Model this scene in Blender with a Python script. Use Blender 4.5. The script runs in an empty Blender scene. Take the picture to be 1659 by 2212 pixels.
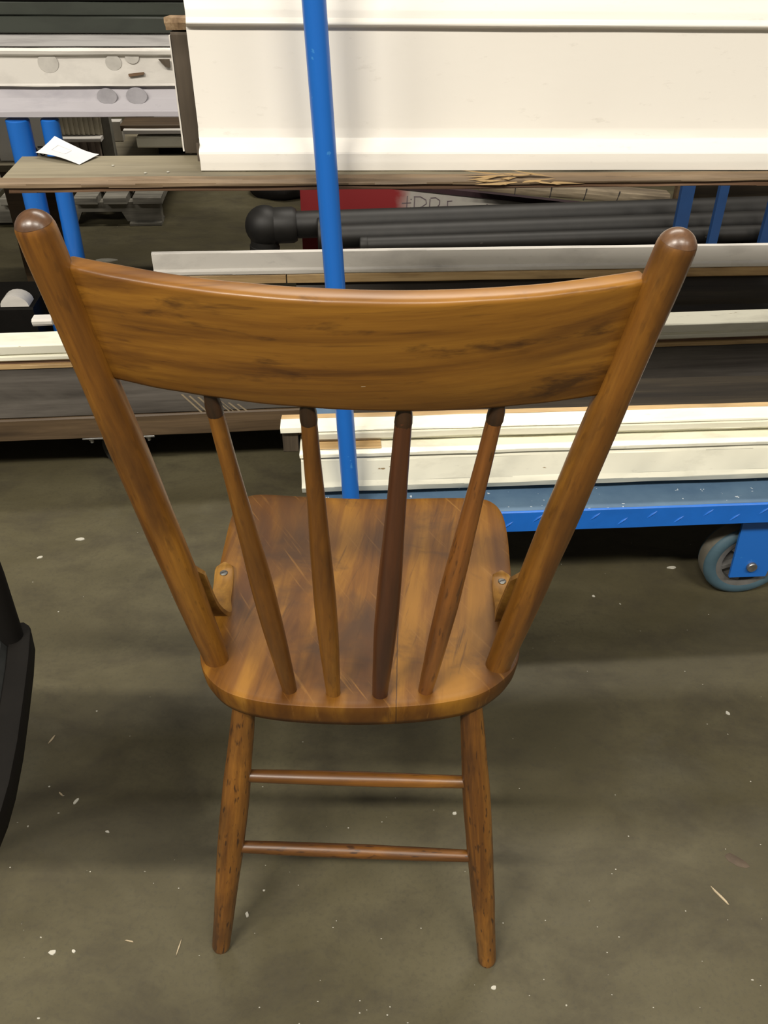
import bpy, math, random
from mathutils import Vector, Matrix, noise

# ------------------------------------------------------------------ camera
SC = bpy.context.scene
COL = SC.collection
TH, RO, CAMH, F = math.radians(38.0), math.radians(0.83), 1.08, 1800.0
W_, H_ = 1659.0, 2212.0
FW = Vector((0, math.cos(TH), -math.sin(TH)))
RT0 = Vector((1, 0, 0)); UP0 = RT0.cross(FW)
RT = math.cos(RO) * RT0 + math.sin(RO) * UP0
UP = -math.sin(RO) * RT0 + math.cos(RO) * UP0
cam_d = bpy.data.cameras.new('camera')
cam = bpy.data.objects.new('camera', cam_d); COL.objects.link(cam)
cam.matrix_world = Matrix(((RT.x, UP.x, -FW.x, 0), (RT.y, UP.y, -FW.y, 0), (RT.z, UP.z, -FW.z, CAMH), (0, 0, 0, 1)))
cam_d.sensor_fit = 'VERTICAL'; cam_d.sensor_height = 36; cam_d.lens = F * 36 / H_
cam_d.clip_start = 0.02
SC.camera = cam

# ------------------------------------------------------------------ light
world = bpy.data.worlds.new('world'); SC.world = world; world.use_nodes = True
world.node_tree.nodes['Background'].inputs[0].default_value = (1.0, 0.94, 0.85, 1)
world.node_tree.nodes['Background'].inputs[1].default_value = 0.18

def area(name, loc, target, sx, sy, power, col):
    d = bpy.data.lights.new(name, 'AREA'); d.shape = 'RECTANGLE'; d.size = sx; d.size_y = sy
    d.energy = power; d.color = col
    o = bpy.data.objects.new(name, d); COL.objects.link(o); o.location = loc
    o.rotation_euler = (Vector(target) - Vector(loc)).to_track_quat('-Z', 'Y').to_euler()
    return o
# two rows of strip lamps under the warehouse roof: one behind the viewer, one above the carts
for lx_, pw_ in ((-3.5, 105), (-1.25, 168), (1.0, 94), (3.2, 52)):
    area('strip_lamp_near', (lx_, -1.35, 3.6), (lx_, -1.34, 0), 1.25, 0.16, pw_, (1.0, 0.935, 0.83))
area('strip_lamp_far', (0.35, 2.6, 3.6), (0.35, 2.61, 0), 2.4, 0.16, 95, (1.0, 0.935, 0.83))
SC.view_settings.view_transform = 'Standard'; SC.view_settings.look = 'None'
SC.view_settings.gamma = 1.0; SC.view_settings.use_curve_mapping = False
SC.view_settings.exposure = 0.0

# ------------------------------------------------------------------ geometry of the place
def frame(deg):                                # the carts and stacks stand turned by a few degrees
    global CP, SP, CART
    CP, SP = math.cos(math.radians(deg)), math.sin(math.radians(deg)); CART = Matrix.Rotation(math.radians(deg), 4, 'Z')
frame(4.5)
def ray(px, py): return FW + (px - W_ / 2) / F * RT - (py - H_ / 2) / F * UP
CAM = Vector((0, 0, CAMH))
def atZ(px, py, z):
    d = ray(px, py); return CAM + d * ((z - CAMH) / d.z)
def atY(px, py, y):
    d = ray(px, py); return CAM + d * (y / d.y)
def loc_(p): return Vector((CP * p.x + SP * p.y, -SP * p.x + CP * p.y, p.z))
def L(px, py, yl):                             # point on a vertical plane of the cart frame
    d = loc_(ray(px, py)); return CAM + d * (yl / d.y)
def LZ(px, py, z): return loc_(atZ(px, py, z))
def CW(x, y, z, yaw=0.0): return CART @ Matrix.Translation((x, y, z)) @ Matrix.Rotation(yaw, 4, 'Z')

def wmat(o):
    m = o.matrix_basis.copy(); p = o.parent
    while p: m = p.matrix_basis @ m; p = p.parent
    return m
def put(o, W, parent=None):
    if parent is not None:
        o.parent = parent; o.matrix_basis = wmat(parent).inverted() @ W
    else: o.matrix_basis = W
def tag(o, label, cat, group=None):
    o['label'] = label; o['category'] = cat
    if 'kind' not in o: o['kind'] = 'thing'
    if group: o['group'] = group
    return o
def thing(name, W, label, cat, group=None):
    o = bpy.data.objects.new(name, None); COL.objects.link(o); o.empty_display_size = 0.05
    put(o, W); return tag(o, label, cat, group)
def mesh(name, verts, faces, mat, W=None, parent=None, angle=35, label=None):
    me = bpy.data.meshes.new(name); me.from_pydata([tuple(v) for v in verts], [], faces)
    me.validate(); me.update()
    me.polygons.foreach_set('use_smooth', [True] * len(me.polygons))
    me.set_sharp_from_angle(angle=math.radians(angle))
    me.materials.append(mat)
    o = bpy.data.objects.new(name, me); COL.objects.link(o)
    put(o, W if W is not None else Matrix(), parent)
    if label: o['label'] = label
    return o
def dup(o, W, parent=None):
    c = o.copy(); COL.objects.link(c); c.parent = None
    put(c, W, parent); return c
def axis_matrix(p0, p1, xref=(1, 0, 0)):
    z = (Vector(p1) - Vector(p0)).normalized(); x = Vector(xref); x = (x - z * x.dot(z)).normalized(); y = z.cross(x)
    return Matrix(((x.x, y.x, z.x, p0[0]), (x.y, y.y, z.y, p0[1]), (x.z, y.z, z.z, p0[2]), (0, 0, 0, 1)))
def lathe_data(prof, n=24, wob=0.0, seed=0):
    vs, fs = [], []
    for i, (z, r) in enumerate(prof):
        for k in range(n):
            a = 2 * math.pi * k / n
            rr = r * (1 + wob * noise.noise(Vector((math.cos(a) * 1.3 + seed, math.sin(a) * 1.3, z * 22))))
            vs.append((rr * math.cos(a), rr * math.sin(a), z))
    for i in range(len(prof) - 1):
        for k in range(n):
            k2 = (k + 1) % n
            fs.append((i * n + k, i * n + k2, (i + 1) * n + k2, (i + 1) * n + k))
    fs.append(tuple(range(n - 1, -1, -1))); m = (len(prof) - 1) * n
    fs.append(tuple(range(m, m + n)))
    return vs, fs
def smooth_prof(prof, sub=5):
    out = []
    P = [prof[0]] + list(prof) + [prof[-1]]
    for i in range(1, len(P) - 2):
        p0, p1, p2, p3 = P[i - 1:i + 3]
        for s in range(sub):
            t = s / sub
            r = 0.5 * (2 * p1[1] + (p2[1] - p0[1]) * t + (2 * p0[1] - 5 * p1[1] + 4 * p2[1] - p3[1]) * t * t + (-p0[1] + 3 * p1[1] - 3 * p2[1] + p3[1]) * t ** 3)
            out.append((p1[0] + (p2[0] - p1[0]) * t, max(r, 1e-4)))
    out.append(prof[-1]); return out
def turned(name, p0, p1, prof, mat, parent=None, n=24, wob=0.0, seed=0, angle=40, label=None):
    """prof: (fraction of the length, radius)"""
    ln = (Vector(p1) - Vector(p0)).length
    vs, fs = lathe_data([(t * ln, r) for t, r in prof], n, wob, seed)
    return mesh(name, vs, fs, mat, axis_matrix(p0, p1), parent, angle, label)
def tube(name, p0, p1, r, mat, parent=None, n=20, label=None):
    ln = (Vector(p1) - Vector(p0)).length; c = min(0.002, r * .3)
    return turned(name, p0, p1, [(0, r - c), (c / ln, r), (0.25, r), (.5, r), (.75, r), (1 - c / ln, r), (1, r - c)], mat, parent, n, label=label)
def chamfer(poly, c):
    out = []; n = len(poly)
    for i in range(n):
        p = Vector(poly[i]); a = Vector(poly[i - 1]) - p; b = Vector(poly[(i + 1) % n]) - p
        ca = min(c, a.length * .3); cb = min(c, b.length * .3)
        out.append(p + a.normalized() * ca); out.append(p + b.normalized() * cb)
    return out
def board(name, prof, x0, x1, mat, W, parent=None, nx=24, c=0.002, jit=0.0008, seed=0, endjit=0.0, label=None, angle=14):
    """prism along local X; prof is a closed polygon of local (y, z), counter-clockwise seen from +X"""
    P = chamfer(prof, c) if c > 0 else [Vector(p) for p in prof]
    n = len(P); vs, fs = [], []
    for i in range(nx + 1):
        x = x0 + (x1 - x0) * i / nx
        for k, p in enumerate(P):
            q = Vector((x * 9 + seed * 7.3, p.x * 40, p.y * 40 + k * 1.7))
            d = noise.noise(q) * jit; e = noise.noise(q + Vector((5.1, 3.3, 1.2))) * jit
            ex = noise.noise(Vector((p.x * 60, p.y * 60, seed + i))) * endjit if i in (0, nx) else 0
            vs.append((x + ex, p.x + d, p.y + e))
    for i in range(nx):
        for k in range(n):
            k2 = (k + 1) % n
            fs.append((i * n + k, (i + 1) * n + k, (i + 1) * n + k2, i * n + k2))
    fs.append(tuple(range(n))); m = nx * n
    fs.append(tuple(range(m + n - 1, m - 1, -1)))
    return mesh(name, vs, fs, mat, W, parent, angle, label)
def rect(y0, y1, z0, z1): return [(y0, z0), (y0, z1), (y1, z1), (y1, z0)]
def box(name, sx, sy, sz, mat, W, parent=None, c=0.002, jit=0.0, nx=2, seed=0, label=None):
    """box centred in x and y, standing on z = 0 of W"""
    return board(name, rect(-sy / 2, sy / 2, 0, sz), -sx / 2, sx / 2, mat, W, parent, nx, c, jit, seed, label=label)

# ------------------------------------------------------------------ materials
class NT:
    def __init__(s, name):
        s.m = bpy.data.materials.new(name); s.m.use_nodes = True; s.t = s.m.node_tree
        s.b = s.t.nodes['Principled BSDF']; s.tc = s.t.nodes.new('ShaderNodeTexCoord')
        s.oi = s.t.nodes.new('ShaderNodeObjectInfo')
    def n(s, typ, **kw):
        x = s.t.nodes.new(typ)
        for k, v in kw.items(): setattr(x, k, v)
        return x
    def l(s, a, b): s.t.links.new(a, b)
    def coord(s, scale, rnd=True):
        mp = s.n('ShaderNodeMapping'); mp.inputs['Scale'].default_value = scale
        if rnd:
            mul = s.n('ShaderNodeVectorMath', operation='SCALE'); mul.inputs[0].default_value = (7.1, 5.3, 9.7)
            s.l(s.oi.outputs['Random'], mul.inputs['Scale'])
            ad = s.n('ShaderNodeVectorMath', operation='ADD'); s.l(s.tc.outputs['Object'], ad.inputs[0]); s.l(mul.outputs[0], ad.inputs[1])
            s.l(ad.outputs[0], mp.inputs['Vector'])
        else: s.l(s.tc.outputs['Object'], mp.inputs['Vector'])
        return mp.outputs[0]
    def noise(s, co, scale, detail=6, rough=.6, dist=0.0):
        x = s.n('ShaderNodeTexNoise'); x.inputs['Scale'].default_value = scale; x.inputs['Detail'].default_value = detail
        x.inputs['Roughness'].default_value = rough; x.inputs['Distortion'].default_value = dist
        s.l(co, x.inputs['Vector']); return x.outputs['Fac']
    def ramp(s, fac, stops, interp='LINEAR'):
        r = s.n('ShaderNodeValToRGB'); r.color_ramp.interpolation = interp; e = r.color_ramp.elements
        while len(e) < len(stops): e.new(0.5)
        for x, (p, c) in zip(e, stops):
            x.position = p; x.color = (c, c, c, 1) if not isinstance(c, tuple) else (*c, 1)
        s.l(fac, r.inputs[0]); return r.outputs[0]
    def mix(s, fac, a, b, mode='MIX'):
        x = s.n('ShaderNodeMix', data_type='RGBA', blend_type=mode)
        if isinstance(fac, (int, float)): x.inputs[0].default_value = fac
        else: s.l(fac, x.inputs[0])
        for i, v in ((6, a), (7, b)):
            if isinstance(v, tuple): x.inputs[i].default_value = (*v, 1)
            else: s.l(v, x.inputs[i])
        return x.outputs[2]
    def bump(s, h, strength, dist=0.002):
        x = s.n('ShaderNodeBump'); x.inputs['Strength'].default_value = strength; x.inputs['Distance'].default_value = dist
        s.l(h, x.inputs['Height']); s.l(x.outputs[0], s.b.inputs['Normal'])
    def col(s, c):
        if isinstance(c, tuple): s.b.inputs['Base Color'].default_value = (*c, 1)
        else: s.l(c, s.b.inputs['Base Color'])
    def set(s, **kw):
        for k, v in kw.items():
            s.b.inputs[{'rough': 'Roughness', 'metal': 'Metallic', 'coat': 'Coat Weight', 'spec': 'Specular IOR Level', 'coatr': 'Coat Roughness'}[k]].default_value = v
        return s.m
def sc_axis(axis, along, across):
    return tuple(along if a == axis else across for a in 'XYZ')
def wood(name, dark, mid, light, axis='X', s=1.0, rough=.45, blotch=.5, blotch_col=(.05, .022, .008), coat=0.0, pits=0.0, bands=0.0):
    t = NT(name)
    g = t.noise(t.coord(sc_axis(axis, 2.2 * s, 34 * s)), 1.0, 8, .62, .6)
    c = t.ramp(g, [(.34, dark), (.48, mid), (.64, light)])
    fine = t.noise(t.coord(sc_axis(axis, 9 * s, 260 * s)), 1.0, 4, .6)
    c = t.mix(t.ramp(fine, [(.35, 0.45), (.6, 0.0)]), c, t.mix(.75, c, dark))
    if bands:
        bl = t.noise(t.coord(sc_axis(axis, .9 * s, 15 * s)), 1.0, 2, .5)
        c = t.mix(t.ramp(bl, [(.52, 0.0), (.58, bands)]), c, dark)
    if blotch:
        b = t.noise(t.coord(sc_axis(axis, 6 * s, 24 * s)), 1.0, 6, .62, .5)
        c = t.mix(t.ramp(b, [(.50, 0.0), (.74, blotch)]), c, blotch_col)
        b2 = t.noise(t.coord((4.5 * s, 4.5 * s, 4.5 * s)), 1.0, 4, .6, .3)
        c = t.mix(t.ramp(b2, [(.48, 0.0), (.72, blotch * .7)]), c, blotch_col)
    if pits:
        p = t.noise(t.coord(sc_axis(axis, 55, 260)), 1.0, 2, .5)
        c = t.mix(t.ramp(p, [(.60, 0.0), (.68, pits)]), c, blotch_col)
    t.col(c); t.bump(fine, .12, .001)
    return t.set(rough=rough, coat=coat, coatr=.25)
def paint(name, base, grime=(.30, .27, .22), g0=.56, g1=.8, gmax=.5, chip=None, chip_t=.70, axis='X', rough=.5, chipscale=1.0):
    t = NT(name)
    a = t.noise(t.coord(sc_axis(axis, 5, 13)), 1.0, 7, .62, .3)
    c = t.mix(t.ramp(a, [(g0, 0.0), (g1, gmax)]), base, grime)
    f = t.noise(t.coord(sc_axis(axis, 30, 90)), 1.0, 5, .7)
    c = t.mix(t.ramp(f, [(.62, 0.0), (.78, .35)]), c, grime)
    if chip:
        k = t.noise(t.coord(sc_axis(axis, 16 * chipscale, 60 * chipscale)), 1.0, 4, .55, .2)
        c = t.mix(t.ramp(k, [(chip_t, 0.0), (chip_t + .02, 1.0)]), c, chip)
    t.col(c); t.bump(f, .15, .001)
    return t.set(rough=rough)
def plain(name, c, rough=.5, metal=0.0, var=.25, scale=30, dark=None, coat=0.0, speck=None, spt=.72):
    t = NT(name)
    a = t.noise(t.coord((scale,) * 3), 1.0, 5, .6)
    cc = t.mix(t.ramp(a, [(.35, var), (.65, 0.0)]), c, dark or tuple(x * .35 for x in c))
    if speck:
        k = t.noise(t.coord((95,) * 3), 1.0, 2, .5)
        cc = t.mix(t.ramp(k, [(spt, 0.0), (spt + .02, 1.0)]), cc, speck)
    t.col(cc); t.bump(a, .1, .001)
    return t.set(rough=rough, metal=metal, coat=coat)

def seat_wood():
    t = NT('worn_plank_seat_wood')
    def rot(scale, a):
        mp = t.n('ShaderNodeMapping'); mp.inputs['Rotation'].default_value = (0, 0, a); t.l(t.tc.outputs['Object'], mp.inputs['Vector'])
        m2 = t.n('ShaderNodeMapping'); m2.inputs['Scale'].default_value = scale; t.l(mp.outputs[0], m2.inputs['Vector']); return m2.outputs[0]
    g = t.noise(rot((26, 2.6, 8), 0.10), 1.0, 7, .6, .5)
    c = t.ramp(g, [(.36, (.080, .029, .004)), (.48, (.142, .056, .0065)), (.62, (.235, .105, .012))])
    st = t.noise(rot((9, 2.4, 6), 0.06), 1.0, 3, .5, .3)                       # broad dark heart-wood streaks
    c = t.mix(t.ramp(st, [(.52, 0.0), (.60, .75)]), c, (.068, .024, .005))
    sm = t.noise(rot((7.5, 9, 8), .5), 1.0, 5, .62, .6)                        # worn smudges
    c = t.mix(t.ramp(sm, [(.50, 0.0), (.64, .8)]), c, (.058, .026, .009))
    sc = t.noise(rot((150, 7, 20), -.55), 1.0, 4, .6)                          # fine slanting scratches
    c = t.mix(t.ramp(sc, [(.60, 0.0), (.70, .55)]), c, (.25, .118, .024))
    sd = t.noise(rot((170, 10, 20), .25), 1.0, 4, .6)
    c = t.mix(t.ramp(sd, [(.60, 0.0), (.72, .6)]), c, (.05, .02, .006))
    sx = t.n('ShaderNodeSeparateXYZ'); t.l(rot((1, 1, 1), .02), sx.inputs[0])                # glue line of the two planks
    wv = t.n('ShaderNodeMath', operation='MULTIPLY_ADD'); t.l(sm, wv.inputs[0]); wv.inputs[1].default_value = .004; t.l(sx.outputs[0], wv.inputs[2])
    ln = t.n('ShaderNodeMath', operation='COMPARE'); t.l(wv.outputs[0], ln.inputs[0]); ln.inputs[1].default_value = .045; ln.inputs[2].default_value = .0006
    fa = t.n('ShaderNodeMath', operation='MULTIPLY'); t.l(ln.outputs[0], fa.inputs[0]); fa.inputs[1].default_value = .7
    c = t.mix(fa.outputs[0], c, (.03, .013, .005))
    t.col(c); t.bump(sc, .12, .001)
    return t.set(rough=.48, spec=.28)
def crest_wood():
    t = NT('honey_crest_rail_wood')
    def co(scale, a=0.0):
        mp = t.n('ShaderNodeMapping'); mp.inputs['Rotation'].default_value = (0, a, 0); t.l(t.tc.outputs['Object'], mp.inputs['Vector'])
        m2 = t.n('ShaderNodeMapping'); m2.inputs['Scale'].default_value = scale; t.l(mp.outputs[0], m2.inputs['Vector']); return m2.outputs[0]
    g = t.noise(co((2.2, 10, 42), .05), 1.0, 7, .62, .35)
    c = t.ramp(g, [(.34, (.100, .037, .005)), (.47, (.195, .080, .009)), (.64, (.31, .140, .016))])
    st = t.noise(co((1.6, 6, 24), .10), 1.0, 3, .5, .2)
    c = t.mix(t.ramp(st, [(.52, 0.0), (.60, .62)]), c, (.090, .033, .006))
    fl = t.noise(co((7, 60, 190), .05), 1.0, 4, .6)
    c = t.mix(t.ramp(fl, [(.56, 0.0), (.70, .6)]), c, (.075, .027, .005))
    bl = t.noise(co((13, 14, 52), .03), 1.0, 5, .6, .3)
    c = t.mix(t.ramp(bl, [(.58, 0.0), (.68, .8)]), c, (.045, .016, .004))
    t.col(c); t.bump(fl, .10, .001)
    return t.set(rough=.40, coat=.12, coatr=.25)
CH_D, CH_M, CH_L = (.075, .027, .005), (.185, .073, .009), (.285, .126, .017)
M = {}
M['crest'] = crest_wood()
M['turn'] = wood('honey_wood_turned', CH_D, CH_M, CH_L, 'Z', .9, .40, .95, (.045, .018, .005), coat=.15, pits=.30, bands=.45)
M['leg'] = wood('honey_wood_worn_legs', (.060, .022, .005), (.165, .064, .009), (.26, .110, .016), 'Z', 1.25, .45, .9, (.042, .017, .005), coat=.08, pits=.95)
M['stain'] = plain('soft_grey_stain', (.34, .33, .33), .8, 0, .4, 40)
M['spin_dark'] = wood('walnut_brown_wood', (.045, .016, .007), (.092, .031, .010), (.13, .047, .013), 'Z', .8, .38, .5, (.03, .011, .006), coat=.3)
M['tip'] = wood('dark_tip_wood', (.018, .010, .005), (.045, .020, .008), (.09, .036, .01), 'Z', 1, .4, .3)
M['seat'] = seat_wood()
M['brace'] = wood('yellow_bent_wood', (.11, .050, .009), (.225, .105, .016), (.29, .148, .026), 'Y', 1.2, .4, .5, (.06, .025, .008), coat=.2)
M['knob'] = wood('rubbed_grey_brown_wood', (.055, .026, .012), (.105, .050, .022), (.155, .082, .040), 'Z', 1, .34, .6, (.05, .024, .012), coat=.2)
M['screw'] = plain('grey_screw_steel', (.16, .16, .15), .45, .9, .5, 200)
M['white'] = paint('white_gloss_paint', (.82, .785, .715), (.46, .42, .36), .60, .95, .22, (.30, .25, .18), .80, rough=.45)
M['cream'] = paint('cream_trim_paint', (.82, .80, .66), (.30, .28, .22), .53, .80, .55, (.33, .24, .13), .715, rough=.5)
M['greywhite'] = paint('dirty_white_paint', (.66, .63, .58), (.28, .26, .24), .52, .8, .6, (.20, .15, .10), .755, rough=.6)
M['stained'] = paint('stained_grey_paint', (.30, .29, .28), (.13, .12, .12), .46, .7, .7, None, rough=.75)
M['lilac'] = paint('lilac_grey_paint', (.44, .42, .45), (.16, .15, .20), .5, .8, .6, (.10, .09, .13), .76, rough=.6)
M['plank'] = wood('dusty_grey_plank', (.140, .118, .076), (.220, .190, .125), (.265, .232, .160), 'X', .6, .75, .5, (.08, .074, .060))
M['edge'] = wood('tan_plank_edge', (.085, .058, .034), (.160, .112, .066), (.29, .205, .12), 'X', .9, .65, .6, (.10, .06, .03))
M['edge2'] = wood('brown_plank_edge', (.06, .032, .018), (.13, .07, .038), (.20, .12, .065), 'X', .9, .65, .5, (.04, .022, .012))
M['rough'] = wood('dark_rough_sawn_wood', (.022, .015, .008), (.043, .031, .018), (.082, .060, .037), 'Z', .8, .8, .6, (.20, .16, .12))
M['endgrain'] = wood('torn_pale_end_grain', (.14, .08, .04), (.32, .21, .11), (.50, .37, .22), 'Y', 1.5, .8, .6, (.08, .05, .03))
M['timber'] = wood('charcoal_stained_timber', (.040, .034, .029), (.078, .068, .058), (.13, .115, .10), 'X', .6, .6, .5, (.15, .135, .115))
M['brown'] = wood('brown_dolly_wood', (.04, .024, .012), (.088, .056, .028), (.13, .085, .045), 'X', .8, .6, .4, (.035, .022, .012))
M['darkbrown'] = wood('black_brown_moulding', (.010, .007, .004), (.022, .016, .009), (.045, .034, .019), 'X', .8, .45, .4, (.012, .009, .006))
M['bamboo'] = wood('raw_pine_strip', (.30, .18, .075), (.52, .35, .16), (.64, .46, .24), 'X', .8, .6, .5, (.16, .10, .05))
M['oldmould'] = wood('grey_tan_old_moulding', (.06, .044, .027), (.16, .122, .075), (.25, .20, .13), 'X', 1.2, .7, .7, (.06, .045, .03))
M['pallet'] = wood('weathered_pallet_wood', (.10, .094, .078), (.20, .188, .155), (.28, .26, .22), 'X', 1, .8, .4, (.06, .055, .045))
M['green'] = paint('dark_green_grey_paint', (.040, .046, .036), (.022, .024, .02), .45, .7, .7, None, rough=.42)
M['blue'] = plain('blue_enamel', (.012, .140, .54), .36, 0, .15, 9, (.008, .095, .40), coat=.15, speck=(.04, .22, .60), spt=.74)
M['bluedark'] = plain('blue_enamel_worn', (.010, .060, .21), .5, 0, .3, 12)
M['bluedeck'] = plain('dusty_blue_deck', (.085, .15, .23), .6, 0, .5, 16, (.04, .085, .16), speck=(.5, .55, .6), spt=.705)
M['bluetread'] = plain('blue_diamond_plate', (.010, .145, .60), .42, 0, .25, 14)
M['iron'] = plain('black_iron', (.013, .012, .0105), .55, .2, .5, 26, speck=(.07, .066, .06), spt=.76)
M['black'] = plain('black_satin_paint', (.006, .005, .004), .75, 0, .4, 30)
M['black'].node_tree.nodes['Principled BSDF'].inputs['Specular IOR Level'].default_value = .15
M['blackseat'] = plain('charcoal_seat_panel', (.020, .021, .020), .8, 0, .3, 60)
M['blackseat'].node_tree.nodes['Principled BSDF'].inputs['Specular IOR Level'].default_value = .2
M['rubber'] = plain('blue_grey_rubber', (.055, .105, .135), .6, 0, .3, 20)
M['tread'] = plain('dusty_tyre_tread', (.17, .155, .12), .75, 0, .4, 25)
M['hub'] = plain('grey_cast_hub', (.19, .185, .175), .5, .3, .5, 22)
M['steel'] = plain('dull_zinc_steel', (.34, .34, .33), .38, .8, .5, 60)
M['darkrubber'] = plain('black_caster_rubber', (.016, .016, .015), .5, 0, .3, 30)
M['paper'] = plain('white_paper', (.60, .60, .605), .7, 0, 0.05, 20)
M['print'] = plain('pale_grey_print', (.40, .41, .43), .7, 0, 0, 20)
M['ink'] = plain('black_marker_ink', (.02, .018, .02), .7, 0, 0, 20)
M['pencil'] = plain('faded_marker_ink', (.13, .10, .11), .8, 0, .3, 80)
M['carton'] = plain('pale_grey_carton', (.85, .84, .80), .7, 0, .25, 12, (.70, .69, .66))
M['corr'] = plain('beige_reeded_board', (.52, .47, .35), .75, 0, .4, 25)
M['corr2'] = plain('brown_reeded_board', (.24, .19, .15), .75, 0, .4, 25)
M['scratch'] = plain('pale_saw_scratch', (.28, .22, .14), .8, 0, .2, 80)
M['chip'] = plain('pale_paint_chip', (.48, .46, .39), .6, 0, .2, 60)
M['straw'] = plain('tan_wood_sliver', (.42, .34, .22), .7, 0, .3, 60)
M['scrap'] = plain('grey_card_scrap', (.20, .19, .155), .8, 0, .3, 60)

def panel_red():
    t = NT('red_to_white_sprayed_board'); sx = t.n('ShaderNodeSeparateXYZ'); t.l(t.tc.outputs['Object'], sx.inputs[0])
    a = t.noise(t.coord((18, 18, 18)), 1.0, 5, .6)
    ad = t.n('ShaderNodeMath', operation='MULTIPLY_ADD'); t.l(a, ad.inputs[0]); ad.inputs[1].default_value = .05; t.l(sx.outputs[0], ad.inputs[2])
    f = t.ramp(ad.outputs[0], [(.255, 0.0), (.295, 1.0)])
    wv = t.mix(t.ramp(a, [(.45, 0.0), (.75, .6)]), (.36, .34, .30), (.25, .19, .20))
    t.col(t.mix(f, (.21, .012, .014), wv)); return t.set(rough=.6)
M['redpanel'] = panel_red()

def concrete():
    t = NT('olive_concrete_floor')
    a = t.noise(t.coord((1.5, 2.6, 1), False), 1.0, 8, .62, .4)
    c = t.ramp(a, [(.30, (.047, .040, .0205)), (.47, (.072, .062, .0335)), (.66, (.106, .093, .053))])
    b = t.noise(t.coord((6, 9, 1), False), 1.0, 8, .68, .3)
    c = t.mix(t.ramp(b, [(.47, 0.0), (.66, .62)]), c, (.040, .033, .021))
    w = t.noise(t.coord((3.1, 4.4, 1), False), 1.0, 5, .6, .6)
    c = t.mix(t.ramp(w, [(.58, 0.0), (.78, .35)]), c, (.128, .120, .084))
    s = t.noise(t.coord((150, 150, 1), False), 1.0, 3, .7)
    c = t.mix(t.ramp(s, [(.30, .3), (.5, 0.0)]), c, (.04, .036, .027))
    k = t.noise(t.coord((90, 90, 1), False), 1.0, 1, .5)
    c = t.mix(t.ramp(k, [(.815, 0.0), (.83, .7)]), c, (.45, .43, .36))
    t.col(c); t.bump(s, .10, .001)
    t.b.inputs['Specular IOR Level'].default_value = .3
    rr = t.ramp(b, [(.3, .48), (.7, .66)]); t.l(rr, t.b.inputs['Roughness'])
    return t.m
M['floor'] = concrete()
M['wall'] = plain('grey_block_wall', (.13, .125, .105), .8, 0, .3, 3)

# ------------------------------------------------------------------ setting
fl = mesh('floor', [(-6, -3, 0), (6, -3, 0), (6, 6, 0), (-6, 6, 0), (-6, -3, -.1), (6, -3, -.1), (6, 6, -.1), (-6, 6, -.1)],
          [(0, 1, 2, 3), (7, 6, 5, 4), (0, 4, 5, 1), (1, 5, 6, 2), (2, 6, 7, 3), (3, 7, 4, 0)], M['floor'])
fl['kind'] = 'structure'
wb = mesh('wall_back', [(-6, 6, 0), (6, 6, 0), (6, 6.15, 0), (-6, 6.15, 0), (-6, 6, 3.9), (6, 6, 3.9), (6, 6.15, 3.9), (-6, 6.15, 3.9)],
          [(0, 1, 5, 4), (1, 2, 6, 5), (2, 3, 7, 6), (3, 0, 4, 7), (4, 5, 6, 7), (3, 2, 1, 0)], M['wall'])
wb['kind'] = 'structure'

# ------------------------------------------------------------------ the wooden chair
ZS = 0.448
def catmull(P, sub):
    n = len(P); out = []
    for i in range(n):
        p0, p1, p2, p3 = P[i - 1], P[i], P[(i + 1) % n], P[(i + 2) % n]
        for s in range(sub):
            t = s / sub
            out.append(.5 * (2 * p1 + (p2 - p0) * t + (2 * p0 - 5 * p1 + 4 * p2 - p3) * t * t + (-p0 + 3 * p1 - 3 * p2 + p3) * t ** 3))
    return out
seat_px = [(432, 1422), (441, 1452), (468, 1482), (510, 1503), (580, 1518), (670, 1526), (770, 1529), (870, 1526), (960, 1517), (1035, 1500),
           (1085, 1470), (1114, 1438), (1123, 1402), (1118, 1350), (1108, 1280), (1102, 1210), (1096, 1150), (1084, 1103), (1062, 1076), (1030, 1067),
           (950, 1066), (850, 1069), (745, 1068), (650, 1063), (575, 1058), (537, 1062), (513, 1084), (497, 1122), (483, 1180), (466, 1255), (447, 1330), (434, 1390)]
seat_pts = [atZ(x, y, ZS) for x, y in seat_px]
cen = sum(seat_pts, Vector()) / len(seat_pts)
chair = thing('wooden_chair', Matrix.Translation((cen.x, cen.y, 0)),
              'honey-brown wooden spindle-back chair with a curved crest rail, standing in the foreground', 'chair')
def build_seat():
    O = [p - cen for p in catmull(seat_pts, 4)]
    n = len(O); vs, fs = [], []
    levels = [(.94, -.034), (.975, -.031), (.99, -.022), (.998, -.010), (1.0, -.0032), (.9975, -.0008), (.988, 0), (.95, 0), (.88, -.001), (.75, -.003), (.55, -.0055), (.35, -.007), (.15, -.007)]
    for s, dz in levels:
        for p in O:
            roll = 0.0
            if p.y * s > .10 and s > .5: roll = -((p.y * s - .10) / .06) ** 2 * .004      # front edge rolled down a little
            vs.append((p.x * s, p.y * s, dz + roll))
    for i in range(len(levels) - 1):
        for k in range(n):
            k2 = (k + 1) % n
            fs.append((i * n + k, i * n + k2, (i + 1) * n + k2, (i + 1) * n + k))
    fs.append(tuple(range(n - 1, -1, -1))); m = (len(levels) - 1) * n; fs.append(tuple(range(m, m + n)))
    return mesh('seat', vs, fs, M['seat'], Matrix.Translation((cen.x, cen.y, ZS)), chair, 50)
seat = build_seat()

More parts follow.
